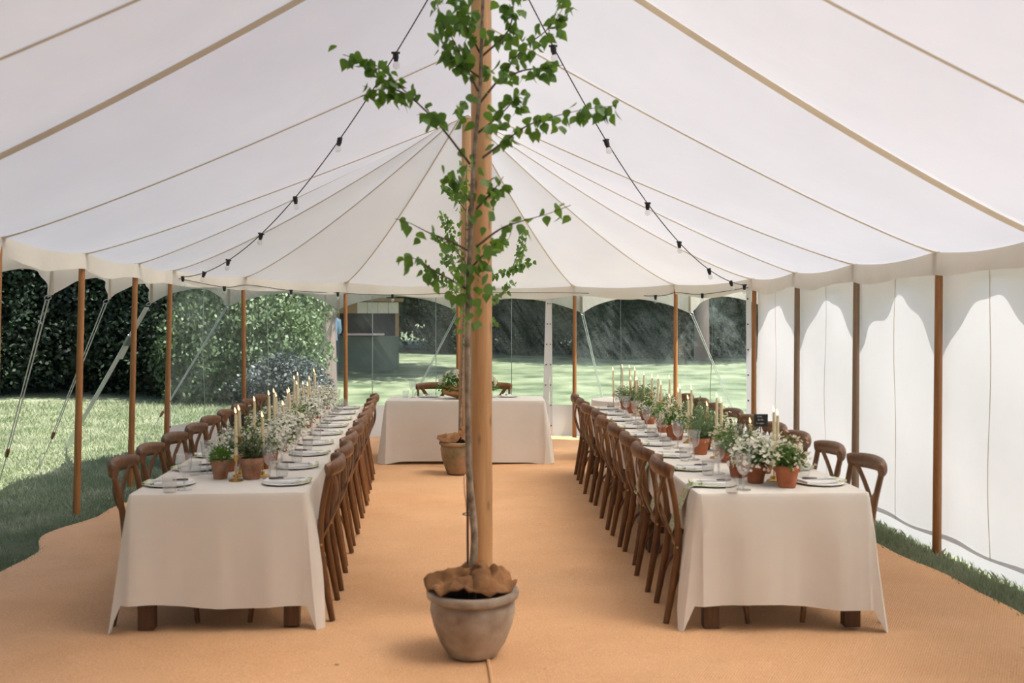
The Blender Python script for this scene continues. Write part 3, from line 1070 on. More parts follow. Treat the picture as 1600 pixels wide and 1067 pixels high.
POS = ['near', 'middle', 'far']
for row in (LEFT, RIGHT):
    for k in range(3):
        p = row.w(0, k * TL)
        tab.put('dark wooden trestle table under white linen, %s table of the %s row' % (POS[k], row.name), 'trestle tables', p, row.a)
        mb = row_cloth(1 if row is LEFT else 3, k * 2.3 + (1 if row is LEFT else 5), k == 0)
        o = link('tablecloth', mb.mesh('tablecloth', 'cloth'), loc=p, rot=(0, 0, row.a))
        tag(o, 'cream linen tablecloth on the %s table of the %s row' % (POS[k], row.name), 'tablecloth', 'long tablecloths')

# head table
HX, HY, HA = 0.245, 11.90, math.radians(-3.0)
HW, HL = 1.90, 0.76
ht = empty('head_table', (HX, HY, 0), HA)
tag(ht, 'head table under a floor-length cloth behind the far mast', 'table')
for k in range(4):
    part('plank', MB().box((0, HL * (k + 0.5) / 4, TZ - 0.018), (HW - 0.02, HL / 4 - 0.004, 0.032)), 'table_top', ht, smooth=False)
for sx in (-1, 1):
    for yy in (0.07, HL - 0.07):
        part('leg', MB().box((sx * (HW / 2 - 0.08), yy, (TZ - 0.034 + FL) / 2), (0.075, 0.075, TZ - 0.034 - FL)), 'dark_wood', ht, smooth=False)
def hb(k, s):
    if k == 0: return 0.045 - 0.022 * max(0, (abs(2 * s - 1) - 0.85) / 0.15) + 0.010 * math.sin(s * 5)
    if k in (1, 3): return 0.03 + 0.10 * (s if k == 1 else 1 - s)
    return 0.12
def hf(k, s):
    if k == 0: return 0.02 + 0.03 * max(0, (abs(2 * s - 1) - 0.8) / 0.2)
    return 0.07
mb = cloth_mesh(HW, HL, TZ + 0.008, hb, hf, 2.2)
o = link('tablecloth', mb.mesh('tablecloth', 'cloth'), loc=(HX, HY, 0), rot=(0, 0, HA))
tag(o, 'floor-length cream tablecloth on the head table', 'tablecloth')
# round side table
rt = empty('round_table', (2.26, 12.15, 0))
tag(rt, 'small round table under a cream cloth beyond the right row', 'table')
part('table_top', MB().lathe([(0.43, 0.725), (0.44, 0.74), (0.43, 0.752)], 32, (0, 0, 0), True, True), 'table_top', rt)
for k in range(4):
    an = k * PI / 2 + 0.5
    part('leg', MB().tube([(0.28 * math.cos(an), 0.28 * math.sin(an), 0.73), (0.32 * math.cos(an), 0.32 * math.sin(an), FL)], 0.018, 10, up=(1, 0, 0)), 'dark_wood', rt)
mb = MB()
N = 72
for L in (0, 0.04, 0.15, 0.35, 0.6, 0.8, 1.0):
    for j in range(N):
        an = 2 * PI * j / N
        rr = 0.452 + 0.07 * L + 0.022 * L * math.sin(an * 9) + 0.012 * L * math.sin(an * 5 + 1)
        mb.v.append((rr * math.cos(an), rr * math.sin(an), 0.758 - L * 0.70 - (0.002 if L else 0)))
for i in range(6):
    for j in range(N):
        mb.f.append((i * N + (j + 1) % N, i * N + j, (i + 1) * N + j, (i + 1) * N + (j + 1) % N))
mb.f.append(tuple(range(N)))
o = link('tablecloth', mb.mesh('tablecloth', 'cloth'), loc=(2.26, 12.15, 0))
tag(o, 'cream cloth draped over the small round table beyond the right row', 'tablecloth')

# ================================================================== CHAIRS (origin under the back, front towards +x)
ch = Proto('cross_back_chair', 'chair')
BL = FL - 0.004
for s in (-1, 1):
    path = bez([(-0.032, 0.205 * s, BL), (0.005, 0.200 * s, 0.24), (0.035, 0.196 * s, 0.45), (0.022, 0.202 * s, 0.66), (-0.018, 0.212 * s, 0.868)], 5)
    ch.add('rear_leg', MB().tube(path, [0.0150 + 0.004 * math.sin(PI * min(1, k / 14)) for k in range(len(path))], 10, flat=(1.0, 1.15), up=(1, 0, 0)), 'chair')
path = bez([(-0.004, -0.232, 0.876), (-0.030, -0.205, 0.882), (-0.062, -0.11, 0.888), (-0.074, 0, 0.890), (-0.062, 0.11, 0.888), (-0.030, 0.205, 0.882), (-0.004, 0.232, 0.876)], 5)
ch.add('top_rail', MB().tube(path, [0.034 + 0.007 * math.sin(PI * k / (len(path) - 1)) for k in range(len(path))], 12, flat=(0.60, 1.10)), 'chair')
for s in (-1, 1):
    path = bez([(-0.030, 0.165 * s, 0.865), (-0.052, 0.09 * s, 0.755), (-0.042 + 0.008 * s, 0.0, 0.65), (0.0, -0.11 * s, 0.53), (0.040, -0.178 * s, 0.462)], 6)
    ch.add('cross_slat', MB().tube(path, 0.021, 8, flat=(1.0, 0.36), up=(1, 0, 0.25)), 'chair')
def seat_loop(r0, z):
    pts = []
    for k in range(40):
        an = 2 * PI * k / 40
        ca, sa = math.cos(an), math.sin(an)
        e = 0.62
        x = math.copysign(abs(ca) ** e, ca)
        y = math.copysign(abs(sa) ** e, sa)
        wy = 0.203 + 0.012 * (x + 1) / 2
        pts.append((0.235 + 0.200 * x * r0, wy * y * r0, z))
    return pts
mb = MB()
rings = [(0.96, 0.425), (1.0, 0.432), (1.0, 0.452), (0.97, 0.462), (0.86, 0.462), (0.84, 0.452)]
for r0, z in rings: mb.v += seat_loop(r0, z)
for i in range(len(rings) - 1):
    for j in range(40):
        mb.f.append((i * 40 + j, i * 40 + (j + 1) % 40, (i + 1) * 40 + (j + 1) % 40, (i + 1) * 40 + j))
mb.f.append(tuple(range(40))[::-1])
sf = ch.add('seat', mb, 'chair')
mb = MB()
for r0, z in ((0.86, 0.4515), (0.6, 0.4575), (0.3, 0.459)): mb.v += seat_loop(r0, z)
for i in range(2):
    for j in range(40):
        mb.f.append((i * 40 + j, i * 40 + (j + 1) % 40, (i + 1) * 40 + (j + 1) % 40, (i + 1) * 40 + j))
mb.f.append(tuple(range(80, 120)))
ch.add('woven_pad', mb, 'rattan', sf, 'woven rattan seat pad')
for s in (-1, 1):
    ch.add('front_leg', MB().tube([(0.395, 0.185 * s, 0.43), (0.405, 0.190 * s, 0.2), (0.425, 0.196 * s, BL)], [0.020, 0.018, 0.014], 10, up=(1, 0, 0)), 'chair')
for s in (-1, 1):
    ch.add('bent_brace', MB().tube(bez([(0.005, 0.197 * s, 0.20), (0.06, 0.19 * s, 0.31), (0.20, 0.185 * s, 0.385), (0.34, 0.185 * s, 0.31), (0.405, 0.188 * s, 0.20)], 5), 0.010, 8, up=(0, 1, 0)), 'chair')
ch.add('bent_brace', MB().tube(bez([(0.405, -0.188, 0.20), (0.402, -0.12, 0.31), (0.40, 0, 0.375), (0.402, 0.12, 0.31), (0.405, 0.188, 0.20)], 5), 0.010, 8, up=(1, 0, 0)), 'chair')
for s in (-1, 1):
    ch.add('bolt', MB().ball((0.028, 0.217 * s, 0.455), 0.008, 8, 4), 'brass')

SP = 0.63
CH0 = {('left', True): 0.325, ('right', True): 0.34, ('left', False): 0.345, ('right', False): 0.345}
for row in (LEFT, RIGHT):
    for side in (-1, 1):
        aisle = (side > 0) == (row is LEFT)
        for k in range(9):
            dy = CH0[(row.name, aisle)] + k * SP + rnd.uniform(-0.008, 0.008)
            dx = side * (TW / 2 + 0.115 + rnd.uniform(-0.015, 0.015))
            p = row.w(dx, dy)
            rz = row.a + (PI if side > 0 else 0) + rnd.uniform(-0.05, 0.05)
            where = 'aisle side' if aisle else ('lawn side' if row is LEFT else 'wall side')
            ch.put('brown cross-back chair, %s of %s row, %s from near end' % (where, row.name, ORD[k]),
                   'cross-back chairs at the long tables', p, rz)
for s, w in ((-1, 'left'), (1, 'right')):
    p = Vector((HX + 0.38 * s, HY + HL + 0.20 - 0.02 * s, 0))
    ch.put('brown cross-back chair behind the head table, %s one of the pair' % w, 'chairs at the head table', p, -PI / 2 + 0.03 * s)

# ================================================================== PLACE SETTINGS
TOP = TZ + 0.009
plate = Proto('dinner_plate', 'plate')
b = plate.add('plate_body', MB().lathe([(0.085, 0.0), (0.098, 0.003), (0.132, 0.009), (0.136, 0.0105), (0.132, 0.0122), (0.10, 0.0085), (0.07, 0.007), (0.001, 0.007)], 36), 'plate')
plate.add('rim_line', MB().lathe([(0.1352, 0.0095), (0.1368, 0.0106), (0.1356, 0.0116)], 36, cap0=False), 'plate_rim', b, 'thin dark rim')

def nap_mesh(hw, hl, th=0.008, bend=0.0):
    mb = MB()
    n = 8
    for k in range(n + 1):
        t = k / n
        x = lerp(-hl, hl, t)
        z = 0.006 * math.sin(t * PI * 2 + 1)* 0.3
        for yy, zz in ((-hw, 0), (hw, 0), (hw, th), (-hw, th)):
            mb.v.append((x, yy, z + zz))
    for k in range(n):
        for j in range(4):
            mb.f.append((k * 4 + j, k * 4 + (j + 1) % 4, (k + 1) * 4 + (j + 1) % 4, (k + 1) * 4 + j))
    mb.f += [(0, 3, 2, 1), tuple(n * 4 + j for j in range(4))]
    return mb
napkin = Proto('napkin', 'napkin')
nb = napkin.add('folded_cloth', nap_mesh(0.062, 0.118, 0.012), 'napkin')
napkin.add('printed_corner', nap_mesh(0.063, 0.034, 0.0135).add([], []), 'print', nb, 'green leaf-printed end of the napkin')
# move the printed piece to the outer end
for v in napkin.parts[1][1].vertices: v.co.x += -0.105
hang = Proto('napkin', 'napkin')
def hangfn(u, v):
    x = lerp(-0.16, 0.0, min(1, v / 0.45)) if v < 0.45 else 0.0 + 0.025 + 0.02 * (v - 0.45)
    z = 0.006 if v < 0.40 else lerp(0.006, -0.26, (v - 0.40) / 0.60)
    x = -0.16 + 0.40 * v if v < 0.45 else 0.024 + 0.16 * (v - 0.45) + 0.006 * math.sin(v * 9)
    return (x, (u - 0.5) * 0.13 + 0.008 * math.sin(v * 8), z + 0.004 * math.sin(u * 9))
hang.add('runner', MB().grid(hangfn, 6, 24), 'print', label='green leaf-printed cloth falling over the table edge')
knife = Proto('table_knife', 'knife')
knife.add('blade', MB().tube([(-0.12, 0, 0.004), (-0.11, 0, 0.004), (0.0, 0, 0.004)], [0.003, 0.009, 0.009], 6, flat=(1, 0.15)), 'steel')
knife.add('handle', MB().tube([(0.0, 0, 0.005), (0.02, 0, 0.006), (0.075, 0, 0.006), (0.085, 0, 0.006)], [0.007, 0.009, 0.010, 0.006], 8, flat=(1, 0.6)), 'bone', label='dark knife handle')
goblet = Proto('wine_goblet', 'glass')
goblet.add('bowl', MB().lathe([(0.006, 0.070), (0.018, 0.076), (0.030, 0.092), (0.034, 0.115), (0.036, 0.145), (0.0425, 0.168)], 32, flute=16, depth=0.05), 'glass')
goblet.add('stem', MB().lathe([(0.007, 0.006), (0.005, 0.02), (0.008, 0.035), (0.005, 0.05), (0.008, 0.070)], 12), 'glass')
goblet.add('foot', MB().lathe([(0.036, 0.0), (0.036, 0.003), (0.010, 0.008), (0.006, 0.009)], 24), 'glass')
tumbler = Proto('tumbler', 'glass')
tumbler.add('glass_wall', MB().lathe([(0.030, 0.0), (0.034, 0.012), (0.038, 0.085)], 28, flute=14, depth=0.04), 'glass')

def setting(pf, rz, base, side_txt, sign, seed, hanging=False, short=False):
    """pf(dx, dy) -> world point, dx towards the table middle from the edge, dy along the edge to the diner's right"""
    r = random.Random(seed)
    g = 'place settings'
    jx, jy = r.uniform(-0.012, 0.012), r.uniform(-0.02, 0.02)
    plate.put('white dinner plate ' + side_txt, 'dinner plates', pf(0.150 + jx, jy, TOP), rz)
    napkin.put('folded green-printed white napkin ' + side_txt, 'napkins', pf(0.150 + jx, jy + 0.01, TOP + 0.0105), rz + r.uniform(-0.25, 0.25))
    knife.put('dark-handled knife ' + side_txt, 'table knives', pf(0.165 + jx, jy + 0.012, TOP + 0.0245), rz + r.uniform(-0.35, 0.35))
    if hanging:
        hang.put('hanging green printed napkin ' + side_txt, 'hanging napkins', pf(0.0, 0.03, TOP + 0.004) - Vector((0, 0, 0)), rz + PI)
    goblet.put('ribbed wine goblet ' + side_txt, 'wine goblets', pf(0.268 + r.uniform(-0.012, 0.012), 0.185 + r.uniform(-0.02, 0.02), TOP), r.uniform(0, 3), (1.12, 1.12, 1.2))
    tumbler.put('water tumbler ' + side_txt, 'water tumblers', pf(0.190 + r.uniform(-0.012, 0.012), 0.262 + r.uniform(-0.02, 0.02), TOP), r.uniform(0, 3))

for row in (LEFT, RIGHT):
    for side in (-1, 1):
        aisle = (side > 0) == (row is LEFT)
        where = 'aisle side' if aisle else 'outer side'
        for k in range(9):
            dy = CH0[(row.name, aisle)] + k * SP - (0.0 if aisle else 0.04) - (0.06 if row is RIGHT and aisle else 0)
            # a diner on the +x side faces -x, right hand towards +y
            def pf(a, t, z, side=side, dy=dy, row=row):
                tt_ = t * side
                if k == 0 and side < 0: tt_ = t * side
                return row.w(side * (TW / 2 - a), dy + tt_, z)
            txt = 'at %s place from near end, %s, %s row' % (ORD[k], where, row.name)
            setting(pf, row.a + (0 if side < 0 else PI), None, txt, side, k * 7 + side * 31 + (0 if row is LEFT else 500),
                    hanging=(row is RIGHT and aisle and k < 3))
for s, w in ((-1, 'left'), (1, 'right')):
    R_ = Matrix.Rotation(HA, 3, 'Z')
    def pf(a, t, z, s=s):
        return R_ @ Vector((s * 0.50 - t, HL - a, 0)) + Vector((HX, HY, z))
    setting(pf, HA - PI / 2, None, 'at the %s seat of the head table' % w, 1, 900 + s)

# ================================================================== CANDLES
candle_mesh = MB().tube([(0, 0, 0), (0, 0, 0.05), (0, 0, 1)], [0.0115, 0.0115, 0.0085], 12, up=(0, 1, 0)).mesh('wax_stick', 'wax')
wick_mesh = MB().tube([(0, 0, 0), (0.001, 0, 0.010)], 0.0012, 5, up=(0, 1, 0)).mesh('wick', 'wick')
flame_mesh = MB().lathe([(0.0005, 0), (0.0045, 0.006), (0.0058, 0.012), (0.004, 0.022), (0.0015, 0.032), (0.0002, 0.038)], 10, cap1=True).mesh('flame', 'flame')
base_mesh = MB().lathe([(0.042, 0), (0.043, 0.004), (0.030, 0.010), (0.012, 0.014), (0.010, 0.022), (0.013, 0.028), (0.005, 0.034)], 20, cap1=True).mesh('foot', 'brass')
cup_mesh = MB().lathe([(0.005, -0.008), (0.013, 0), (0.0145, 0.022), (0.0165, 0.024), (0.0165, 0.027), (0.0125, 0.027)], 14, cap1=True).mesh('cup', 'brass')
CL = [(-1.24, 6.12, 1.21), (-1.225, 5.93, 1.21), (-1.29, 6.84, 1.21), (-1.24, 7.13, 1.23), (-1.10, 6.10, 1.17), (-1.29, 7.65, 1.21), (-1.20, 7.50, 1.13), (-1.31, 7.86, 1.165), (-1.25, 8.11, 1.185), (-1.31, 8.41, 1.155), (-1.27, 8.67, 1.21), (-1.35, 9.04, 1.235), (-1.24, 9.12, 1.17), (-1.38, 9.48, 1.245), (-1.29, 9.62, 1.2), (-1.37, 9.75, 1.145), (-1.32, 10.22, 1.245), (-1.38, 10.72, 1.185)]
CR = [(1.84, 10.78, 1.225), (1.94, 10.80, 1.255), (2.00, 10.66, 1.255), (2.07, 10.75, 1.225), (2.04, 10.45, 1.14), (1.95, 10.35, 1.145), (2.03, 10.05, 1.21), (1.92, 9.90, 1.165), (2.03, 9.65, 1.205), (1.98, 9.16, 1.225), (2.03, 8.90, 1.235), (1.93, 8.80, 1.19), (1.93, 8.44, 1.1), (1.99, 8.30, 1.185), (1.92, 8.10, 1.175), (1.94, 7.74, 1.215), (1.88, 7.58, 1.15), (1.97, 7.36, 1.115), (1.86, 6.72, 1.23), (1.94, 6.88, 1.185), (1.86, 5.95, 1.13), (1.93, 5.72, 1.22), (1.99, 5.84, 1.19)]
occupied = {'left': [], 'right': []}
for row, lst in ((LEFT, CL), (RIGHT, CR)):
    lst = sorted(lst, key=lambda c: c[1])
    for k, (x, y, zt) in enumerate(lst):
        occupied[row.name].append((x, y, 0.05))
        hold = 0.15 + 0.045 * ((k * 37) % 3)
        zc = TOP + hold
        hl = zt - 0.045 - zc
        st = empty('candlestick', (x, y, TOP))
        tag(st, 'slim brass candlestick on the %s row, %s from the near end' % (row.name, ORD[k]), 'candlestick', 'brass candlesticks')
        link('foot', base_mesh, st)
        part('stem', MB().tube([(0, 0, 0.03), (0, 0, hold - 0.006)], 0.0042, 8, up=(0, 1, 0)), 'brass', st)
        link('cup', cup_mesh, st, (0, 0, hold - 0.026))
        cd = empty('taper_candle', (x, y, zc))
        lean = (rnd.uniform(-0.02, 0.02), rnd.uniform(-0.02, 0.02), 0)
        cd.rotation_euler = lean
        tag(cd, 'lit ivory taper candle on the %s row, %s from the near end' % (row.name, ORD[k]), 'candle', 'taper candles')
        link('wax_stick', candle_mesh, cd, (0, 0, 0.0005), scale=(1, 1, hl))
        link('wick', wick_mesh, cd, (0, 0, hl))
        f = link('flame', flame_mesh, cd, (0, 0, hl + 0.006))
        f.rotation_euler = (rnd.uniform(-0.1, 0.1), -0.18, 0)
        f['label'] = 'small orange flame'

# ================================================================== PLANTS
def leaf_quad(mb, p, d, up, ln, wd):
    d = d.normalized()
    s = d.cross(up)
    if s.length < 1e-4: s = d.cross(Vector((1, 0, 0)))
    s.normalize()
    a = p
    m1 = p + d * ln * 0.5 + s * wd
    m2 = p + d * ln * 0.5 - s * wd
    t = p + d * ln
    o = len(mb.v)
    mb.v += [tuple(a), tuple(m1), tuple(t), tuple(m2)]
    mb.f.append((o, o + 1, o + 2, o + 3))

def rdir(r, zmin=-1.0, zmax=1.0):
    z = r.uniform(zmin, zmax)
    a = r.uniform(0, 2 * PI)
    q = math.sqrt(max(0, 1 - z * z))
    return Vector((q * math.cos(a), q * math.sin(a), z))

def pot_parts(pr, r, h, mat):
    pr.add('pot', MB().lathe([(r * 0.66, 0), (r * 0.70, 0.004), (r * 0.92, h * 0.72), (r * 1.04, h * 0.73), (r * 1.07, h * 0.985), (r * 1.05, h), (r * 0.93, h), (r * 0.90, h * 0.86)], 24), mat)
    pr.add('soil', MB().lathe([(r * 0.91, h * 0.84), (r * 0.6, h * 0.88), (0.002, h * 0.9)], 16, cap0=False), 'soil')

def make_plant(kind, seed, r=0.058, h=0.105, mat='terracotta'):
    R = random.Random(seed)
    pr = Proto('potted_plant', 'plant')
    pot_parts(pr, r, h, mat)
    lm = MB()
    if kind == 'moss':
        for _ in range(700):
            d = rdir(R, 0.0, 1.0)
            p = Vector((0, 0, h * 0.9)) + Vector((d.x * r * 1.05, d.y * r * 1.05, d.z * 0.075)) * R.uniform(0.6, 1.05)
            leaf_quad(lm, p, d + rdir(R) * 0.7, rdir(R), R.uniform(0.012, 0.022), 0.003)
        pr.add('leaves', lm, 'herb_green', kind='stuff', smooth=False)
    elif kind == 'herb' or kind == 'herb_blue':
        sm = MB()
        for _ in range(34):
            d = rdir(R, 0.45, 1.0)
            L = R.uniform(0.11, 0.21)
            p0 = Vector((R.uniform(-r, r) * 0.5, R.uniform(-r, r) * 0.5, h * 0.86))
            q = [p0 + d * L * t + Vector((0, 0, 0.02 * math.sin(t * 2))) for t in (0, 0.5, 1)]
            sm.tube(q, 0.0014, 4)
            for k in range(26):
                t = 0.15 + 0.85 * k / 26
                leaf_quad(lm, p0 + d * L * t, d * 0.7 + rdir(R) * 0.9, rdir(R), R.uniform(0.016, 0.028), 0.0032)
        pr.add('stems', sm, 'stem', kind='stuff')
        pr.add('leaves', lm, 'herb_dark' if kind == 'herb' else 'herb_blue', kind='stuff', smooth=False)
    elif kind == 'blade':
        for _ in range(60):
            d = rdir(R, 0.75, 1.0)
            p0 = Vector((R.uniform(-r, r) * 0.6, R.uniform(-r, r) * 0.6, h * 0.86))
            leaf_quad(lm, p0, d, rdir(R), R.uniform(0.08, 0.17), 0.009)
        pr.add('leaves', lm, 'herb_green', kind='stuff', smooth=False)
    else:      # daisy-like white blossom over fine foliage
        sm, fm, ym = MB(), MB(), MB()
        rad = 0.125 if kind == 'blossom' else 0.10
        for _ in range(58):
            d = rdir(R, 0.15, 1.0)
            L = R.uniform(0.09, 0.19) * (1.0 if d.z > 0.4 else 0.75)
            p0 = Vector((R.uniform(-r, r) * 0.5, R.uniform(-r, r) * 0.5, h * 0.86))
            e = p0 + Vector((d.x * rad * 1.1, d.y * rad * 1.1, d.z * L))
            sm.tube([p0, p0.lerp(e, 0.5) + Vector((0, 0, 0.015)), e], 0.0012, 4)
            for k in range(7):
                t = R.uniform(0.15, 0.9)
                leaf_quad(lm, p0.lerp(e, t) + Vector((0, 0, 0.015 * math.sin(PI * t))), d * 0.5 + rdir(R), rdir(R), R.uniform(0.02, 0.034), 0.006)
            for k in range(6 if kind == 'blossom' else 3):
                c = e + rdir(R) * 0.028
                nrm = (rdir(R, 0.0, 1) + d).normalized()
                s = nrm.orthogonal().normalized()
                w = nrm.cross(s)
                rr = R.uniform(0.009, 0.0145) if kind == 'blossom' else R.uniform(0.008, 0.012)
                o = len(fm.v)
                fm.v.append(tuple(c - nrm * 0.001))
                for q in range(10):
                    an = 2 * PI * q / 10
                    g = rr * (1.0 if q % 2 == 0 else 0.72)
                    fm.v.append(tuple(c + s * g * math.cos(an) + w * g * math.sin(an) + nrm * 0.003))
                for q in range(10):
                    fm.f.append((o, o + 1 + q, o + 1 + (q + 1) % 10))
                if kind == 'daisy':
                    ym.ball(c + nrm * 0.002, 0.0035, 5, 3)
        pr.add('stems', sm, 'stem', kind='stuff')
        pr.add('leaves', lm, 'herb_green' if kind == 'daisy' else 'herb_blue', kind='stuff', smooth=False)
        pr.add('blossoms', fm, 'petal', kind='stuff', smooth=False)
        if kind == 'daisy': pr.add('flower_eyes', ym, 'petal_yellow', kind='stuff')
    return pr

P_moss = make_plant('moss', 1, 0.052, 0.105, 'terracotta_old')
P_herb = make_plant('herb', 2, 0.064, 0.115, 'terracotta_old')
P_herb2 = make_plant('herb', 12, 0.058, 0.105)
P_blue = make_plant('herb_blue', 3, 0.062, 0.11)
P_blade = make_plant('blade', 4, 0.055, 0.10)
P_bl1 = make_plant('blossom', 5)
P_bl2 = make_plant('blossom', 6, 0.060, 0.10)
P_da1 = make_plant('daisy', 7)
P_da2 = make_plant('daisy', 8, 0.062, 0.11)
KN = {id(P_moss): 'terracotta pot of low bright green moss-like herb', id(P_herb): 'weathered pot of bushy dark rosemary', id(P_herb2): 'terracotta pot of dark bushy herb',
      id(P_blue): 'terracotta pot of feathery blue-green herb', id(P_blade): 'terracotta pot of upright bright green blades',
      id(P_bl1): 'pot of white frothy blossom', id(P_bl2): 'pot of white frothy blossom', id(P_da1): 'pot of small white daisies', id(P_da2): 'pot of small white daisies'}
PL = [(P_moss, -1.335, 6.02), (P_herb, -1.155, 5.95),
      (P_bl1, -1.36, 6.32), (P_bl2, -1.12, 6.42), (P_da1, -1.25, 6.62), (P_bl1, -1.11, 6.80), (P_herb2, -1.38, 6.98),
      (P_bl2, -1.14, 7.28), (P_da2, -1.34, 7.36), (P_bl1, -1.10, 7.72), (P_blue, -1.40, 7.66), (P_da1, -1.20, 7.98), (P_bl2, -1.38, 8.22), (P_da1, -1.13, 8.28),
      (P_blade, -1.20, 8.52), (P_bl1, -1.38, 8.80), (P_bl2, -1.17, 8.90), (P_da2, -1.30, 9.22), (P_bl1, -1.20, 9.38), (P_blade, -1.42, 9.30),
      (P_bl2, -1.24, 9.82), (P_bl1, -1.40, 10.02), (P_da1, -1.22, 10.12), (P_bl2, -1.26, 10.46), (P_bl1, -1.42, 10.46), (P_da2, -1.28, 10.85)]
PR = [(P_bl1, 1.80, 5.66), (P_da2, 1.93, 5.50), (P_herb2, 2.05, 5.68), (P_blue, 1.78, 5.90), (P_bl2, 1.98, 6.02),
      (P_da1, 1.88, 6.52), (P_blue, 1.80, 6.92), (P_herb2, 1.98, 6.62), (P_blue, 1.90, 7.18), (P_da1, 2.06, 7.10), (P_da2, 1.80, 7.75), (P_herb2, 2.02, 7.56), (P_da1, 1.85, 8.00), (P_blue, 2.04, 7.98),
      (P_blade, 1.82, 8.42), (P_herb2, 2.05, 8.58), (P_da1, 1.90, 8.62), (P_blue, 2.04, 9.18), (P_da2, 1.88, 9.05), (P_herb2, 1.92, 9.42), (P_da1, 2.12, 9.45),
      (P_blue, 1.98, 9.78), (P_da2, 2.08, 10.22), (P_herb2, 1.93, 10.12), (P_da1, 1.86, 10.56), (P_herb2, 2.10, 10.56)]
for row, lst in ((LEFT, PL), (RIGHT, PR)):
    kept = []
    for k, (pr, x, y) in enumerate(sorted(lst, key=lambda q: q[2])):
        dx, dy = row.inv(x, y)
        q = row.w(max(-0.10, min(0.10, dx)), dy)
        x, y = q.x, q.y
        # nudge away from candlesticks and from each other
        for _ in range(60):
            mv = Vector((0, 0))
            for ox, oy, orr in occupied[row.name]:
                dv = Vector((x - ox, y - oy))
                need = orr + 0.070
                if dv.length < need:
                    mv += (dv.normalized() if dv.length > 1e-4 else Vector((1, 0))) * (need - dv.length + 0.002)
            if mv.length == 0: break
            x += mv.x * 0.6
            y += mv.y * 0.6
            dx, dy = row.inv(x, y)
            dx = max(-0.10, min(0.10, dx))
            q = row.w(dx, dy)
            x, y = q.x, q.y
        occupied[row.name].append((x, y, 0.07))
        s = rnd.uniform(0.92, 1.12)
        pr.put('%s, %s along %s row from near end' % (KN[id(pr)], ORD[k], row.name), 'potted plants on the long tables', (x, y, TOP), rnd.uniform(0, 6), (s, s, s))

# name signs on stakes
def sign(x, y, zc, label, seed, rz):
    o = empty('table_sign', (x, y, TOP), rz)
    tag(o, label, 'sign', 'chalkboard table signs')
    h = zc - TOP
    bd = part('board', MB().box((0, 0, h), (0.082, 0.006, 0.074)), 'slate', o, smooth=False)
    R = random.Random(seed)
    mb = MB()
    for line, (x0, x1, z0, am) in enumerate(((-0.022, 0.004, 0.022, 0.005), (-0.018, 0.014, 0.003, 0.006), (-0.028, 0.018, -0.018, 0.006))):
        pts = []
        n = 34
        for k in range(n + 1):
            t = k / n
            pts.append((lerp(x0, x1, t) + 0.0018 * math.cos(t * 44), -0.0042, h + z0 + am * math.sin(t * (30 + 6 * line) + R.uniform(-0.3, 0.3)) * (0.5 + 0.5 * math.sin(t * 9 + line))))
        mb.tube(pts, 0.0009, 4, up=(0, 1, 0))
    part('lettering', mb, 'chalk', bd, 'three short lines of white chalk handwriting')
    part('stake', MB().tube([(0, 0.005, h), (0, 0.005, 0.0)], 0.004, 8, up=(0, 1, 0)), 'slider', o)
sign(-1.335, 6.52, 1.075, 'small black chalkboard sign behind the first candles of the left row', 3, 0.12)
sign(1.885, 5.83, 1.120, 'small black chalkboard sign beside the tallest near candle of the right row', 4, -0.10)

# trug with flowers on the head table
tg = empty('garden_trug', (0.27, HY + 0.30, TOP + 0.003), HA)
tag(tg, 'wooden garden trug full of white flowers on the head table', 'basket')
def trug_sec(x):
    q = math.sqrt(max(0, 1 - (x / 0.32) ** 2))
    return q
for k in range(5):
    a0, a1 = -70 + k * 28 + 1, -70 + (k + 1) * 28 - 1
    def fn(u, v, a0=a0, a1=a1):
        x = lerp(-0.29, 0.29, u)
        q = 0.35 + 0.65 * trug_sec(x)
        an = math.radians(lerp(a0, a1, v))
        lift = 0.055 * (abs(x) / 0.29) ** 2.4
        return (x, math.sin(an) * 0.135 * q, 0.135 - math.cos(an) * 0.125 + lift * (1 - 0.3 * abs(an)))
    mb = MB().grid(fn, 16, 3)
    o_ = part('slat', mb, 'trug', tg)
    sol = o_.modifiers.new('thickness', 'SOLIDIFY')
    sol.thickness = 0.006
rim = [(0.30 * math.cos(t), 0.125 * math.sin(t) * (0.6 + 0.4 * abs(math.sin(t))), 0.115 + 0.05 * math.cos(t) ** 2) for t in [2 * PI * k / 40 for k in range(41)]]
part('rim', MB().tube(rim, 0.011, 8, flat=(0.7, 1.4)), 'trug', tg)
part('handle', MB().tube([(0.0, 0.145 * math.cos(t), 0.13 + 0.16 * math.sin(t)) for t in [PI * k / 16 for k in range(17)]], 0.012, 8, flat=(1.5, 0.6), up=(1, 0, 0)), 'trug', tg)
part('band', MB().tube([(0.0, -0.142 * math.cos(t), 0.135 - 0.128 * math.sin(t)) for t in [PI * k / 16 for k in range(17)]], 0.014, 8, flat=(1.6, 0.5), up=(1, 0, 0)), 'trug', tg)
for s in (-1, 1):
    part('foot', MB().box((0.12 * s, 0, 0.007), (0.025, 0.14, 0.014)), 'trug', tg, smooth=False)
R = random.Random(21)
lm = MB()
for _ in range(900):
    d = rdir(R, -0.1, 1)
    p = Vector((d.x * 0.36, d.y * 0.16, 0.13 + d.z * 0.19)) * R.uniform(0.7, 1.05)
    leaf_quad(lm, p, d + rdir(R) * 0.9, rdir(R), R.uniform(0.03, 0.055), 0.011)
part('leaves', lm, 'herb_green', tg, kind='stuff', smooth=False)
sprig = MB()
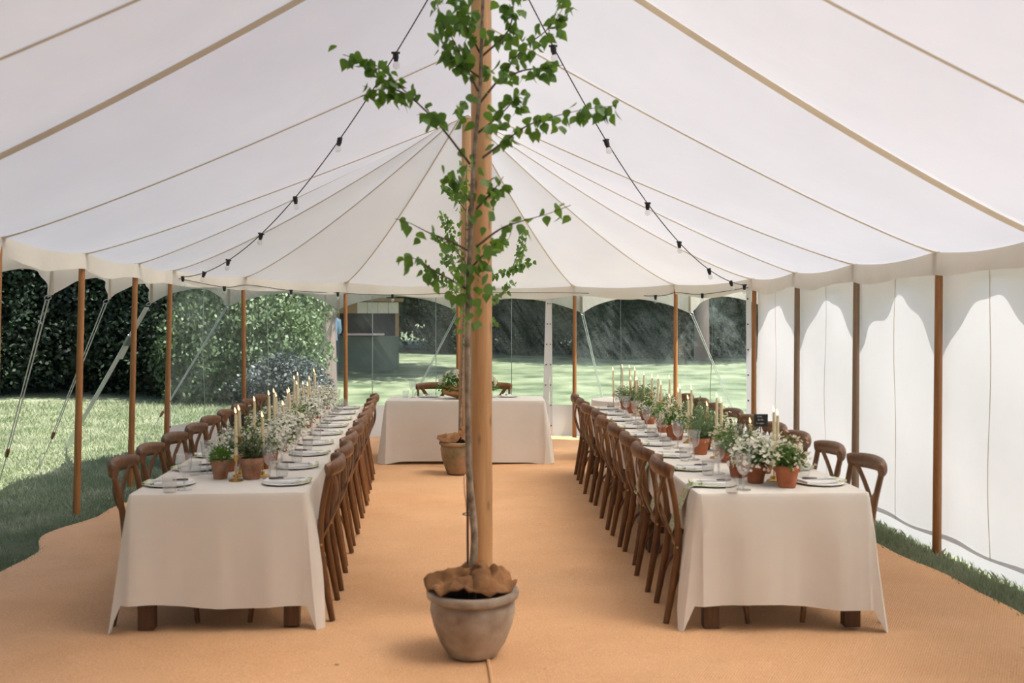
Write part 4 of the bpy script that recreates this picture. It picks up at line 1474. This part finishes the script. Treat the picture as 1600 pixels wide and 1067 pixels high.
for k in range(14):
    d = rdir(R, 0.4, 1)
    p0 = Vector((d.x * 0.2, d.y * 0.1, 0.2))
    e = p0 + d * R.uniform(0.10, 0.18)
    sprig.tube([p0, e], 0.0014, 4)
    for q in range(10):
        sprig.ball(p0.lerp(e, R.uniform(0.4, 1)) + rdir(R) * 0.014, R.uniform(0.005, 0.009), 5, 3)
part('white_sprigs', sprig, 'petal', tg, kind='stuff')
ros = MB()
for ring, (rad, op, n) in enumerate(((0.012, 0.1, 3), (0.020, 0.35, 4), (0.028, 0.6, 5), (0.036, 0.9, 6))):
    for q in range(n):
        an = 2 * PI * q / n + ring * 0.5
        def pet(u, v, an=an, rad=rad, op=op, n=n):
            a2 = an + (u - 0.5) * (2 * PI / n * 1.35)
            rr = rad * (0.35 + 0.65 * math.sin(v * PI * 0.5)) * (1 + op * 0.35 * v)
            z = v * 0.042 * (1.1 - op * 0.55) - 0.006 * abs(2 * u - 1) ** 2 * v
            return (rr * math.cos(a2), rr * math.sin(a2), z)
        ros.grid(pet, 5, 4)
rose_mesh = ros.mesh('rose', 'petal')
for k in range(38):
    d = rdir(R, 0.05, 1)
    p = Vector((d.x * 0.35, d.y * 0.16, 0.15 + d.z * 0.20))
    o_ = link('rose', rose_mesh, tg, p, d.to_track_quat('Z', 'Y').to_euler(), (1, 1, 1) if k % 3 else (0.7, 0.7, 0.7))

# ================================================================== POTTED BIRCHES
leafb = MB()
lw = [(0, 0.0), (0.12, 0.42), (0.30, 0.56), (0.55, 0.40), (0.80, 0.14), (1.0, 0.0)]
for t, w in lw:
    droop = -0.10 * t * t
    for s in ((-1, 0, 1) if 0 < t < 1 else (0,)):
        leafb.v.append((s * w * 0.72, t, droop + (0.10 * abs(s) * w)))
leafb.f += [(0, 2, 1), (0, 3, 2)]
for k in range(3):
    a = 1 + k * 3
    leafb.f += [(a, a + 1, a + 4, a + 3), (a + 1, a + 2, a + 5, a + 4)]
leafb.f += [(10, 11, 13), (11, 12, 13)]
leaf_me = leafb.mesh('leaf', 'birch_leaf')

def birch(root, y0, trunk, branches, leafmat, lsize, dens, n_obj, rt, seed, extra=0):
    R = random.Random(seed)
    tp = bez([(x - root.location.x, y + 0.0, z) for x, y, z in trunk], 6)
    k = len(tp)
    part('trunk', MB().tube(tp, [max(0.006, rt * (1 - 0.72 * i / k)) for i in range(k)], 10, up=(0, 1, 0)), 'bark', root)
    leaves = []
    for bi, br in enumerate(branches):
        dy = R.uniform(-0.22, 0.12)
        pts = []
        n = len(br)
        for i, (x, z) in enumerate(br):
            pts.append((x - root.location.x, dy * i / max(1, n - 1) + R.uniform(-0.01, 0.01), z))
        bp = bez(pts, 5)
        kk = len(bp)
        part('branch', MB().tube(bp, [max(0.0018, rt * 0.30 * (1 - i / kk)) for i in range(kk)], 6, up=(0, 1, 0)), 'twig', root)
        L = sum((bp[i + 1] - bp[i]).length for i in range(kk - 1))
        cnt = int(L * dens[bi % len(dens)] if isinstance(dens, list) else L * dens)
        for _ in range(cnt):
            i = R.uniform(0.22, 1.0) * (kk - 1)
            p = bp[int(i)].lerp(bp[min(kk - 1, int(i) + 1)], i % 1)
            q = p + Vector((R.uniform(-0.045, 0.045), R.uniform(-0.05, 0.05), R.uniform(-0.045, 0.035)))
            leaves.append((q, R.uniform(0.75, 1.2)))
    zlo, zhi = trunk[-5][2] - 0.1, trunk[-1][2]
    for _ in range(extra):
        i = R.uniform(0.45, 1.0) * (k - 1)
        p = tp[int(i)]
        leaves.append((p + Vector((R.uniform(-0.12, 0.12), R.uniform(-0.14, 0.04), R.uniform(-0.03, 0.03))), R.uniform(0.8, 1.25)))
    R.shuffle(leaves)
    obj_leaves = leaves[:n_obj]
    rest = leaves[n_obj:]
    def mat_for(p, s):
        d = Vector((R.uniform(-0.8, 0.8), R.uniform(-0.8, 0.8), R.uniform(-1.3, -0.1))).normalized()
        z = rdir(R)
        x = d.cross(z).normalized()
        z = x.cross(d).normalized()
        Mx = Matrix((x, d, z)).transposed().to_4x4()
        s = s * lsize
        return Matrix.Translation(p) @ Mx @ Matrix.Diagonal((s, s, s, 1))
    for p, s in obj_leaves:
        o = link('leaf', leaf_me, root)
        o.matrix_local = mat_for(p, s)
    if rest:
        mb = MB()
        base = [Vector(v) for v in leafb.v]
        for p, s in rest:
            m_ = mat_for(p, s)
            mb.add([m_ @ v for v in base], leafb.f)
        part('foliage', mb, leafmat, root, kind='stuff')

NB = [[(0.13, 2.51), (-0.02, 2.7), (-0.15, 2.83), (-0.25, 2.92), (-0.34, 3.0), (-0.51, 3.05)],
      [(-0.15, 2.83), (-0.23, 2.88), (-0.31, 2.9), (-0.43, 2.86)],
      [(0.19, 2.54), (0.3, 2.62), (0.42, 2.7), (0.55, 2.74), (0.7, 2.77), (0.86, 2.79)],
      [(0.17, 2.81), (0.28, 2.95), (0.4, 3.1), (0.52, 3.2), (0.59, 3.29), (0.64, 3.39)],
      [(0.27, 2.93), (0.4, 2.99), (0.52, 3.01), (0.61, 3.03)],
      [(0.17, 2.88), (0.09, 3.05), (0.03, 3.18), (-0.05, 3.36)],
      [(0.18, 3.08), (0.1, 3.21), (0.07, 3.37)],
      [(0.17, 2.67), (0.27, 2.75), (0.35, 2.83), (0.4, 2.88)],
      [(0.18, 3.05), (0.32, 3.18), (0.35, 3.31), (0.38, 3.45)],
      [(0.18, 2.95), (0.1, 3.0), (0.02, 3.06), (-0.05, 3.17)],
      [(0.16, 2.28), (0.25, 2.38), (0.3, 2.45)],
      [(0.13, 2.32), (0.07, 2.42), (0.03, 2.48)],
      [(0.12, 1.97), (0.2, 2.05), (0.27, 2.13)],
      [(0.12, 2.07), (0.02, 2.12), (-0.08, 2.16), (-0.18, 2.21), (-0.25, 2.23)],
      [(0.16, 2.09), (0.28, 2.18), (0.38, 2.22), (0.52, 2.26), (0.65, 2.31)],
      [(0.12, 1.87), (0.03, 1.92), (-0.05, 1.96), (-0.12, 2.01), (-0.18, 2.03)]]
ND_ = [92, 95, 95, 92, 88, 115, 115, 95, 100, 110, 95, 95, 75, 28, 34, 38]
bt = empty('birch_sapling', (0.14, 5.09, 0))
tag(bt, 'young birch tree in front of the near mast, growing from the grey pot', 'tree', 'potted birches')
TR = [(0.14, 0.0, 0.24), (0.14, 0, 0.43), (0.15, 0, 0.61), (0.13, 0, 0.85), (0.12, 0, 1.05), (0.115, 0, 1.52), (0.12, 0, 1.88), (0.13, 0, 2.12), (0.15, 0, 2.55), (0.18, 0, 2.88), (0.19, 0, 3.18), (0.2, 0, 3.51), (0.2, 0.02, 3.70)]
birch(bt, 5.17, TR, NB, 'birch_leaf', 0.062, ND_, 300, 0.021, 5, 170)
part('cane', MB().tube([(-0.022, 0.03, 0.25), (-0.028, 0.03, 1.6), (-0.012, 0.03, 2.3)], 0.006, 8, up=(0, 1, 0)), 'twig', bt, 'thin dark supporting cane')
part('tie', MB().tube([(-0.02 + 0.03 * math.cos(t), 0.01 + 0.03 * math.sin(t), 0.72) for t in [2 * PI * k / 12 for k in range(13)]], 0.003, 5), 'cable', bt)
FB = [[(0.21, 1.88), (0.04, 2.16), (-0.11, 2.27), (-0.23, 2.36)], [(0.23, 2.3), (0.07, 2.66), (-0.02, 2.91)], [(0.23, 2.06), (0.53, 2.23), (0.75, 2.31), (0.93, 2.39)],
      [(0.23, 1.88), (0.46, 1.95), (0.61, 2.02), (0.75, 2.16)], [(0.24, 2.3), (0.53, 2.52), (0.68, 2.66)], [(0.24, 2.73), (0.46, 2.95), (0.57, 3.16)], [(0.24, 2.94), (0.07, 3.16), (0.0, 3.23)],
      [(0.22, 2.4), (0.02, 2.6), (-0.10, 2.66)], [(0.22, 2.1), (0.08, 2.35), (-0.02, 2.45)], [(0.75, 2.31), (0.84, 2.55), (0.90, 2.75)], [(0.24, 2.6), (0.36, 2.75), (0.42, 2.95)], [(0.22, 1.8), (0.45, 1.75), (0.55, 1.72)]]
bf = empty('birch_sapling', (0.14, 11.1, 0))
tag(bf, 'smaller looking young birch tree in the far pot by the head table', 'tree', 'potted birches')
birch(bf, 11.1, [(0.15, 0.0, 0.24), (0.16, 0, 0.38), (0.19, 0, 1.02), (0.21, 0, 1.74), (0.23, 0, 2.45), (0.24, 0, 3.16), (0.25, 0, 3.55)], FB, 'birch_leaf_far', 0.062, 110, 0, 0.018, 9, 110)

def big_pot(loc, mat, prof, label, tilt, seed, r_in, z_in):
    o = empty('plant_pot', loc)
    tag(o, label, 'plant pot', 'large clay pots')
    part('pot', MB().lathe(prof, 40), mat, o)
    part('soil', MB().lathe([(r_in, z_in), (r_in * 0.5, z_in + 0.01), (0.03, z_in + 0.012)], 24, cap0=False), 'soil', o)
    o.rotation_euler = (0, tilt, 0)
    return o
big_pot((0.140, 5.03, 0.028), 'stone_pot', [(0.128, 0), (0.135, 0.012), (0.165, 0.06), (0.200, 0.15), (0.216, 0.22), (0.214, 0.255), (0.206, 0.275), (0.218, 0.282), (0.232, 0.292), (0.236, 0.312), (0.228, 0.326), (0.205, 0.326), (0.198, 0.30), (0.19, 0.25)],
        'weathered grey-brown clay pot standing nearest the camera', 0.0, 1, 0.195, 0.25)
big_pot((0.150, 11.1, 0.028), 'mossy_pot', [(0.125, 0), (0.132, 0.012), (0.165, 0.10), (0.192, 0.20), (0.200, 0.27), (0.197, 0.295), (0.190, 0.31), (0.205, 0.318), (0.216, 0.33), (0.216, 0.35), (0.20, 0.358), (0.185, 0.355), (0.18, 0.33), (0.175, 0.28)],
        'mossy brown clay pot standing before the head table', 0.0, 2, 0.178, 0.28)

def burlap(loc, r, z, seed, label, reach):
    mb = MB()
    n, m_ = 40, 16
    for i in range(m_ + 1):
        for j in range(n):
            t = i / m_
            an = 2 * PI * j / n
            ro = r * (0.10 + 0.90 * t)
            over = max(0.0, math.cos(an - PI) * reach[0]) + max(0.0, math.cos(an) * reach[1])
            ro += over * max(0, t - 0.7) / 0.3
            x, y = ro * math.cos(an), ro * math.sin(an)
            nz = noise.noise(Vector((x * 9 + seed, y * 9, 2.0))) * 0.085 + noise.noise(Vector((x * 22, y * 22 + seed, 5.0))) * 0.035 + abs(noise.noise(Vector((x * 13, y * 7, seed + 1.0)))) * 0.075
            zz = z + 0.012 + max(nz, -0.02) * (1 - 0.3 * t) + 0.055 * (1 - t) ** 0.7 - 0.012 * max(0, t - 0.75) / 0.25
            mb.v.append((x + 0.012 * math.sin(an * 7 + seed), y, zz))
    for i in range(m_):
        for j in range(n):
            mb.f.append((i * n + j, i * n + (j + 1) % n, (i + 1) * n + (j + 1) % n, (i + 1) * n + j))
    mb.f.append(tuple(range(n))[::-1])
    o = link('burlap_wrap', mb.mesh('burlap_wrap', 'burlap'), loc=loc)
    s = o.modifiers.new('thickness', 'SOLIDIFY')
    s.thickness = 0.006
    tag(o, label, 'burlap')
burlap((0.15, 5.03, 0.028), 0.20, 0.335, 3, 'crumpled brown burlap heaped in the near grey pot', (0.05, 0.005))
burlap((0.155, 11.1, 0.028), 0.175, 0.37, 8, 'crumpled brown burlap in the far mossy pot', (0.06, 0.0))

# ================================================================== STRING LIGHTS
sock_mesh = MB().lathe([(0.012, 0.012), (0.019, 0.006), (0.019, -0.030), (0.015, -0.040), (0.014, -0.052)], 14, cap1=True).tube([(-0.028, 0, 0.004), (0.028, 0, 0.004)], 0.008, 8).mesh('socket', 'cable')
bulb_mesh = MB().lathe([(0.010, -0.048), (0.020, -0.062), (0.0235, -0.078), (0.019, -0.094), (0.001, -0.102)], 14, cap0=False).mesh('bulb', 'bulb_glass')
def string_light(a, b, sag, ts, label):
    a, b = Vector(a), Vector(b)
    o = empty('string_light', a)
    tag(o, label, 'string lights', 'festoon string lights')
    pos = lambda t: (b - a) * t + Vector((0, 0, -sag * 4 * t * (1 - t)))
    part('cable', MB().tube([pos(k / 48) for k in range(49)], 0.0045, 6), 'cable', o)
    for k, t in enumerate(ts):
        s = link('socket', sock_mesh, o, pos(t), (rnd.uniform(-0.25, 0.25), rnd.uniform(-0.25, 0.25), rnd.uniform(0, 3)))
        link('bulb', bulb_mesh, s)
string_light((0.20, 5.66, 4.05), (-3.06, 11.80, 2.235), 0.52, [0.06, 0.16, 0.30, 0.44, 0.57, 0.72, 0.85, 0.985], 'black festoon cable of bulbs sloping from the near mast to the far left corner')
string_light((0.22, 5.66, 4.05), (3.48, 11.34, 2.14), 0.50, [0.06, 0.15, 0.30, 0.45, 0.59, 0.75, 0.89, 0.99], 'black festoon cable of bulbs sloping from the near mast to the far right corner')
def eave_string(label, lst):
    o = empty('string_light', (0, 0, 0))
    tag(o, label, 'string lights', 'festoon string lights')
    pts = []
    for (i, t, low) in lst:
        e, d = eave(i, t)
        pts.append(Vector((e.x - d.x * 0.06, e.y - d.y * 0.06, post_top(e.x) - 0.005 + low)))
    part('cable', MB().tube(bez(pts, 8), 0.0045, 6), 'cable', o)
    for k, p in enumerate(pts):
        if lst[k][2] <= 0:
            s = link('socket', sock_mesh, o, p, (0, 0, k))
            link('bulb', bulb_mesh, s)
eave_string('festoon bulbs along the far eave left of the masts', [(IL, 0.05, 0.06), (IL, 0.66, 0.0), (IL + 1, 0.02, 0.05), (IL + 1, 0.42, 0.0), (IL + 1, 0.90, -0.005), (IL + 2, 0.4, -0.015), (IL + 3, 0.1, 0.05)])
eave_string('festoon bulbs along the far eave right of the masts', [(IL + 3, 0.15, 0.05), (IL + 4, 0.1, 0.05), (IL + 4, 0.84, 0.0), (IL + 5, 0.05, 0.04), (IL + 5, 0.42, 0.0), (IL + 5, 0.98, 0.05)])

# ================================================================== OUTDOORS
def grass_patch(name, label, region, n, hmin, hmax, seed):
    R = random.Random(seed)
    mb = MB()
    V, Fc = mb.v, mb.f
    for _ in range(n):
        x, y, sc = region(R)
        z = ground_z(x, y) - 0.022
        a = R.uniform(0, 2 * PI)
        h = R.uniform(hmin, hmax) * sc
        w = R.uniform(0.0022, 0.0042) * (0.6 + 0.8 * sc)
        lx, ly = R.uniform(-0.6, 0.6) * h, R.uniform(-0.6, 0.6) * h
        ca, sa = math.cos(a) * w, math.sin(a) * w
        o = len(V)
        V.append((x - ca, y - sa, z)); V.append((x + ca, y + sa, z))
        V.append((x + lx * 0.4 + ca * 0.7, y + ly * 0.4 + sa * 0.7, z + h * 0.65))
        V.append((x + lx, y + ly, z + h))
        Fc.append((o, o + 1, o + 2)); Fc.append((o, o + 2, o + 3))
    o = link(name, mb.mesh(name, 'grass', False))
    tag(o, label, 'grass', kind='stuff')
def reg_l(R):
    while True:
        t = R.random() ** 1.5
        y = lerp(5.2, 20.5, t)
        x = R.uniform(-0.62 * y - 1.0, carpet_edge_l(min(y, 14)) + 0.03) if y < 11.9 else R.uniform(-0.62 * y, -0.10 * y)
        if y > 11.9 and (x - RC[0]) ** 2 + (y - RC[1]) ** 2 < 3.5 ** 2: continue
        return x, y, lerp(0.8, 1.7, t)
grass_patch('grass_blades', 'grass blades of the lawn along the open left side', reg_l, 120000, 0.025, 0.055, 3)
def reg_r(R):
    y = R.uniform(3.5, 11.5)
    return R.uniform(carpet_edge_r(y) - 0.02, 3.70), y, 0.95
grass_patch('grass_blades', 'strip of grass between the matting and the white right wall', reg_r, 9000, 0.03, 0.075, 4)

def canopy_mesh(name, mat, n, shape, leaf, seed, core=0.55):
    """leaf cards on a lumpy volume; shape(d) -> radius vector scale"""
    R = random.Random(seed)
    mb = MB()
    for _ in range(n):
        d = rdir(R)
        k = R.uniform(core, 1.0)
        p = shape(d, R) * k
        p += rdir(R) * leaf * 1.2
        leaf_quad(mb, p, rdir(R) + Vector((0, 0, -0.3)), rdir(R), leaf * R.uniform(0.7, 1.3), leaf * 0.36)
    return mb.mesh(name, mat, False)
def lump(d, seed, amt=0.35):
    return 1 + amt * noise.noise(d * 2.1 + Vector((seed, 0, 0))) + amt * 0.5 * noise.noise(d * 5 + Vector((0, seed, 0)))
def ell(rx, rz, cz, seed, cone=0.0):
    def f(d, R):
        k = lump(d, seed)
        z = d.z * rz
        w = 1 - cone * (d.z * 0.5 + 0.5)
        return Vector((d.x * rx * k * w, d.y * rx * k * w, cz + z * (0.9 + 0.1 * k)))
    return f
def canopy_shift(fn):
    return fn
def tree_mesh(mat, n, rx, rz, leaf, seed, cone=0.0, core=0.6):
    return canopy_mesh('foliage', mat, n, ell(rx, rz, 0, seed, cone), leaf, seed, core)
ME_yew = [tree_mesh('yew', 34000, 2.3, 3.9, 0.10, 31, 0.45), tree_mesh('yew', 34000, 2.5, 3.6, 0.10, 32, 0.35)]
ME_tree = [tree_mesh('tree_leaf', 14000, 3.0, 3.2, 0.20, 41), tree_mesh('tree_leaf', 14000, 2.7, 3.6, 0.20, 42)]
ME_shrub = [tree_mesh('shrub_leaf', 15000, 1.15, 1.25, 0.085, 51), tree_mesh('dark_shrub', 11000, 0.85, 0.62, 0.07, 52)]
trunk_me = MB().tube([(0, 0, 0), (0.05, 0, 0.5), (0, 0.04, 1.0)], [1.25, 0.95, 0.8], 12, up=(0, 1, 0)).mesh('trunk', 'trunk')
trunk_pale_me = MB().tube([(0, 0, 0), (0.05, 0, 0.5), (0, 0.04, 1.0)], [1.25, 0.95, 0.8], 12, up=(0, 1, 0)).mesh('trunk', 'trunk_pale')
def tree(name, x, y, me, cz, scale, label, group, tr=0.16, th=None, rz=0.0, tm=None, cat='tree'):
    g = ground_z(x, y) - 0.05
    o = empty(name, (x, y, g), rz)
    tag(o, label, cat, group)
    link('foliage', me, o, (0, 0, cz), scale=scale)['kind'] = 'stuff'
    if tr:
        link('trunk', tm or trunk_me, o, scale=(tr, tr, th or cz))
    return o
# dark yews along the left
yl = ['dark yew filling the left edge of the view beyond the lawn', 'dark yew behind the first guy rope on the left', 'dark yew behind the webbing strap', 'dark yew behind the left corner pole', 'dark yew standing furthest left out on the lawn', 'dark yew in the second row behind the strap']
for k, (x, y, s) in enumerate([(-10.0, 22.2, 1.0), (-8.2, 22.8, 1.05), (-6.4, 22.4, 1.0), (-5.9, 25.2, 1.1), (-13.2, 22.0, 1.1), (-8.4, 26.5, 1.4)]):
    tree('yew_tree', x, y, ME_yew[k % 2], 3.3 * s, (s, s, s), yl[k], 'dark yews on the left', 0.2, None, k * 1.1)
hy = ['dark yew outside the open left side beyond the first table', 'dark yew outside the open left side level with the near mast', 'dark yew outside the open left side by the entrance', 'dark yew outside the left front corner', 'dark yew on the left between the entrance trees and the lawn yews']  # out-of-view yews added to cut skylight from the open left side
for k, (x, y, s) in enumerate([(-11.0, 12.0, 1.1), (-10.4, 7.8, 1.1), (-9.6, 3.6, 1.1), (-9.0, -0.6, 1.1), (-12.6, 16.4, 1.15)]):
    tree('yew_tree', x, y, ME_yew[k % 2], 3.3 * s, (s * 1.1, s * 1.1, s), hy[k], 'dark yews on the left', 0.2, None, k * 0.7)
fy = ['dark yew behind the entrance, first from the left', 'dark yew behind the entrance, second from the left', 'dark yew behind the entrance, third from the left', 'dark yew behind the entrance, fourth from the left', 'dark yew behind the entrance, rightmost']  # out-of-view yew row added to keep the entrance end dark
for k in range(5):
    tree('yew_tree', -7.5 + k * 3.6, -8.0 - 0.6 * (k % 2), ME_yew[k % 2], 3.6, (1.15, 1.0, 1.1), fy[k], 'dark yews behind the entrance', 0.2, None, k * 1.7)
tree('leafy_shrub', -3.45, 20.6, ME_shrub[0], 1.25, (0.95, 0.9, 1.15), 'light green leafy shrub seen through the second clear pane', None, 0.06, None, 0.4, cat='shrub')
tree('leafy_shrub', -4.9, 20.9, ME_shrub[0], 1.0, (1.05, 0.9, 1.2), 'light green leafy shrub seen through the first clear pane', None, 0.06, None, 2.4, cat='shrub')
tree('purple_shrub', -3.0, 18.9, ME_shrub[1], 0.5, (1, 1, 1), 'low dark purplish shrub behind the candles of the left row', None, 0.04, None, 0.0, cat='shrub')
tree('broad_tree', -2.75, 22.4, ME_tree[0], 6.2, (0.95, 0.95, 0.85), 'tree with a thick dark trunk beside the serving hut', 'trees beyond the lawn', 0.30, 5.5, 0.3)
bl = ['tall tree behind the serving hut, left of it', 'tall tree behind the serving hut', 'tall tree seen just left of the masts', 'tall tree seen just right of the masts', 'tall tree behind the laced strip', 'tall tree behind the right half of the clear wall', 'tall tree left of the pale trunk', 'tall tree behind the rightmost clear pane', 'tall tree at the far right of the lawn', 'tall tree far left behind the yews']
for k, (x, y, s) in enumerate([(-6.2, 34, 1.1), (-2.8, 36, 1.2), (0.0, 37, 1.15), (3.2, 36, 1.2), (5.6, 33.5, 1.0), (8.2, 34.5, 1.15), (10.9, 33.0, 1.0), (13.6, 34, 1.2), (17.0, 33, 1.2), (-12, 33, 1.3)]):
    tree('broad_tree', x, y, ME_tree[k % 2], 3.3 * s, (s * 1.05, s * 0.9, s * 1.0), bl[k], 'trees beyond the lawn', 0.18, None, k * 0.9)
hl_ = ['evergreen bush at the lawn edge below the tree left of the masts', 'evergreen bush at the lawn edge right of the masts', 'evergreen bush at the lawn edge behind the laced strip', 'evergreen bush at the lawn edge behind the far right candles', 'evergreen bush at the lawn edge by the pale trunk', 'evergreen bush at the lawn edge in the rightmost pane', 'evergreen bush at the lawn edge furthest right']
for k, (x, y) in enumerate([(0.6, 34.2), (2.9, 33.6), (5.2, 31.8), (7.3, 31.6), (9.4, 31.9), (11.6, 31.4), (14.0, 31.6)]):
    tree('evergreen_bush', x, y, ME_yew[(k + 1) % 2], 1.3, (0.75, 0.6, 0.42), hl_[k], 'evergreen bushes along the lawn edge', 0.06, None, k * 1.3, cat='bush')
tree('pale_tree', 7.9, 30.2, ME_tree[1], 7.0, (1.0, 1.0, 0.8), 'tree with a pale pinkish trunk seen through the rightmost clear pane', 'trees beyond the lawn', 0.20, 6.2, 1.0, trunk_pale_me)

tree('broad_tree', 0.92, 26.0, ME_tree[1], 7.0, (1.1, 1.1, 0.85), 'tree standing on the lawn straight behind the masts', 'trees beyond the lawn', 0.14, 6.0, 2.0)  # added, trunk hidden by the mast, so its crown shades the hut
# unseen tall tree added behind the white wall to dapple the lawn with shade
for k, (x, y, cz, lb) in enumerate([(11.2, 30.4, 8.5, 'tall tree right of the lawn, behind the white wall')]):
    tree('lawn_tree', x, y, ME_tree[k % 2], cz, (1.1, 1.1, 0.8), lb, None, 0.25, cz - 1.0, k)

# big out-of-view trees added beside the entrance to shade the front of the marquee
for k, (x, y, cz, sc_, lb) in enumerate([(6.4, -2.3, 7.6, 1.05, 'tree with a low crown outside the right wall by the entrance'), (8.4, -3.9, 13.5, 1.35, 'tall tree outside the right wall by the entrance'),
        (6.6, -5.8, 7.8, 1.1, 'tree with a low crown outside the right front corner'), (9.0, -7.4, 13.8, 1.4, 'tall tree outside the right front corner')]):
    tree('shade_tree', x, y, ME_tree[k % 2], cz, (sc_ * 1.05, sc_ * 1.0, sc_ * 0.95), lb, 'trees by the entrance', 0.3, cz - 1.5, k)

# serving hut with an open hatch
gz_ = ground_z(-2.2, 27)
bt_ = empty('bar_hut', (-2.10, 27.3, gz_), 0.08)
tag(bt_, 'small brown and cream serving hut with an open hatch beyond the clear wall', 'hut')
part('base_panel', MB().box((0, 0.55, 0.45), (1.7, 1.2, 0.94)), 'dark_green', bt_, smooth=False)
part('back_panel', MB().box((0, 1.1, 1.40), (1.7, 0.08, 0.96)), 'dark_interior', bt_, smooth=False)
for s in (-1, 1):
    part('side_post', MB().box((0.80 * s, 0.02, 1.40), (0.10, 0.10, 0.96)), 'tan_panel', bt_, smooth=False)
for k in range(6):
    part('hatch_board', MB().box((-0.70 + k * 0.28, -0.06, 1.70), (0.27, 0.05, 0.30)), 'tan_panel' if k < 2 else 'cream_panel', bt_, smooth=False)
part('roof', MB().box((0, 0.5, 1.92), (1.95, 1.35, 0.08)), 'tan_panel', bt_, smooth=False)
part('counter', MB().box((-0.1, -0.16, 0.98), (1.1, 0.36, 0.05)), 'counter', bt_, 'pale pink serving counter', smooth=False)

# person by the trailer
def person(x, y, rz):
    g = ground_z(x, y) - 0.02
    o = empty('person', (x, y, g), rz)
    tag(o, 'person in a pale blue top and rust apron straps beside the serving hut', 'person')
    verts = [(0, 0, 0.98), (0, 0, 1.15), (0.01, 0, 1.32), (0.02, 0, 1.48), (0.03, 0, 1.56), (0.05, 0, 1.66), (0.055, 0, 1.76),
             (0.02, 0.19, 1.46), (0.06, 0.23, 1.22), (0.22, 0.20, 1.08), (0.30, 0.19, 1.06),
             (0.02, -0.19, 1.46), (0.07, -0.22, 1.22), (0.24, -0.18, 1.10), (0.32, -0.17, 1.09),
             (0.0, 0.10, 0.92), (0.03, 0.11, 0.50), (-0.01, 0.11, 0.09), (0.12, 0.12, 0.05),
             (0.0, -0.10, 0.92), (0.02, -0.11, 0.50), (-0.02, -0.11, 0.09), (0.11, -0.12, 0.05)]
    edges = [(0, 1), (1, 2), (2, 3), (3, 4), (4, 5), (5, 6), (3, 7), (7, 8), (8, 9), (9, 10), (3, 11), (11, 12), (12, 13), (13, 14),
             (0, 15), (15, 16), (16, 17), (17, 18), (0, 19), (19, 20), (20, 21), (21, 22)]
    rad = [0.14, 0.125, 0.14, 0.12, 0.055, 0.085, 0.07, 0.065, 0.045, 0.036, 0.03, 0.065, 0.045, 0.036, 0.03,
           0.095, 0.065, 0.045, 0.035, 0.095, 0.065, 0.045, 0.035]
    me = bpy.data.meshes.new('body')
    me.from_pydata(verts, edges, [])
    b = link('body', me, o)
    sk = b.modifiers.new('skin', 'SKIN')
    for sv, r in zip(me.skin_vertices[0].data, rad): sv.radius = (r, r)
    me.skin_vertices[0].data[0].use_root = True
    b.modifiers.new('sub', 'SUBSURF').render_levels = 2
    for nm in ('skin',): me.materials.append(M[nm])
    tor = MB().lathe([(0.170, 0.88), (0.160, 1.0), (0.150, 1.15), (0.165, 1.32), (0.165, 1.42), (0.12, 1.50), (0.065, 1.54)], 18)
    tor.v = [(v[0] * 0.85 + 0.01, v[1] * 1.12, v[2]) for v in tor.v]
    for s in (-1, 1):
        tor.tube([(0.02, 0.13 * s, 1.45), (0.02, 0.19 * s, 1.44), (0.055, 0.23 * s, 1.24), (0.12, 0.22 * s, 1.16)], [0.085, 0.085, 0.062, 0.056], 10)
    part('shirt', tor, 'shirt', o, 'pale blue top')
    tr = MB()
    for s in (-1, 1):
        tr.tube([(0.0, 0.09 * s, 0.96), (0.03, 0.11 * s, 0.50), (-0.01, 0.11 * s, 0.08)], [0.115, 0.085, 0.07], 12, up=(0, 1, 0))
    part('trousers', tr, 'trousers', o, 'dark trousers')
    hr = MB().ball((0.03, 0, 1.75), 0.115, 14, 10, (0.95, 0.85, 1.0))
    part('hair', hr, 'hair', o)
    part('apron_strap', MB().tube([(-0.10, 0.10, 1.46), (-0.155, 0.02, 1.30), (-0.145, -0.08, 1.1), (-0.14, -0.12, 0.98)], 0.022, 6, flat=(1, 0.4)).tube([(-0.10, -0.10, 1.46), (-0.158, 0.0, 1.28), (-0.145, 0.10, 1.06)], 0.022, 6, flat=(1, 0.4)), 'rust_strap', o, 'rust-coloured apron straps')
person(-2.84, 25.0, math.radians(100))
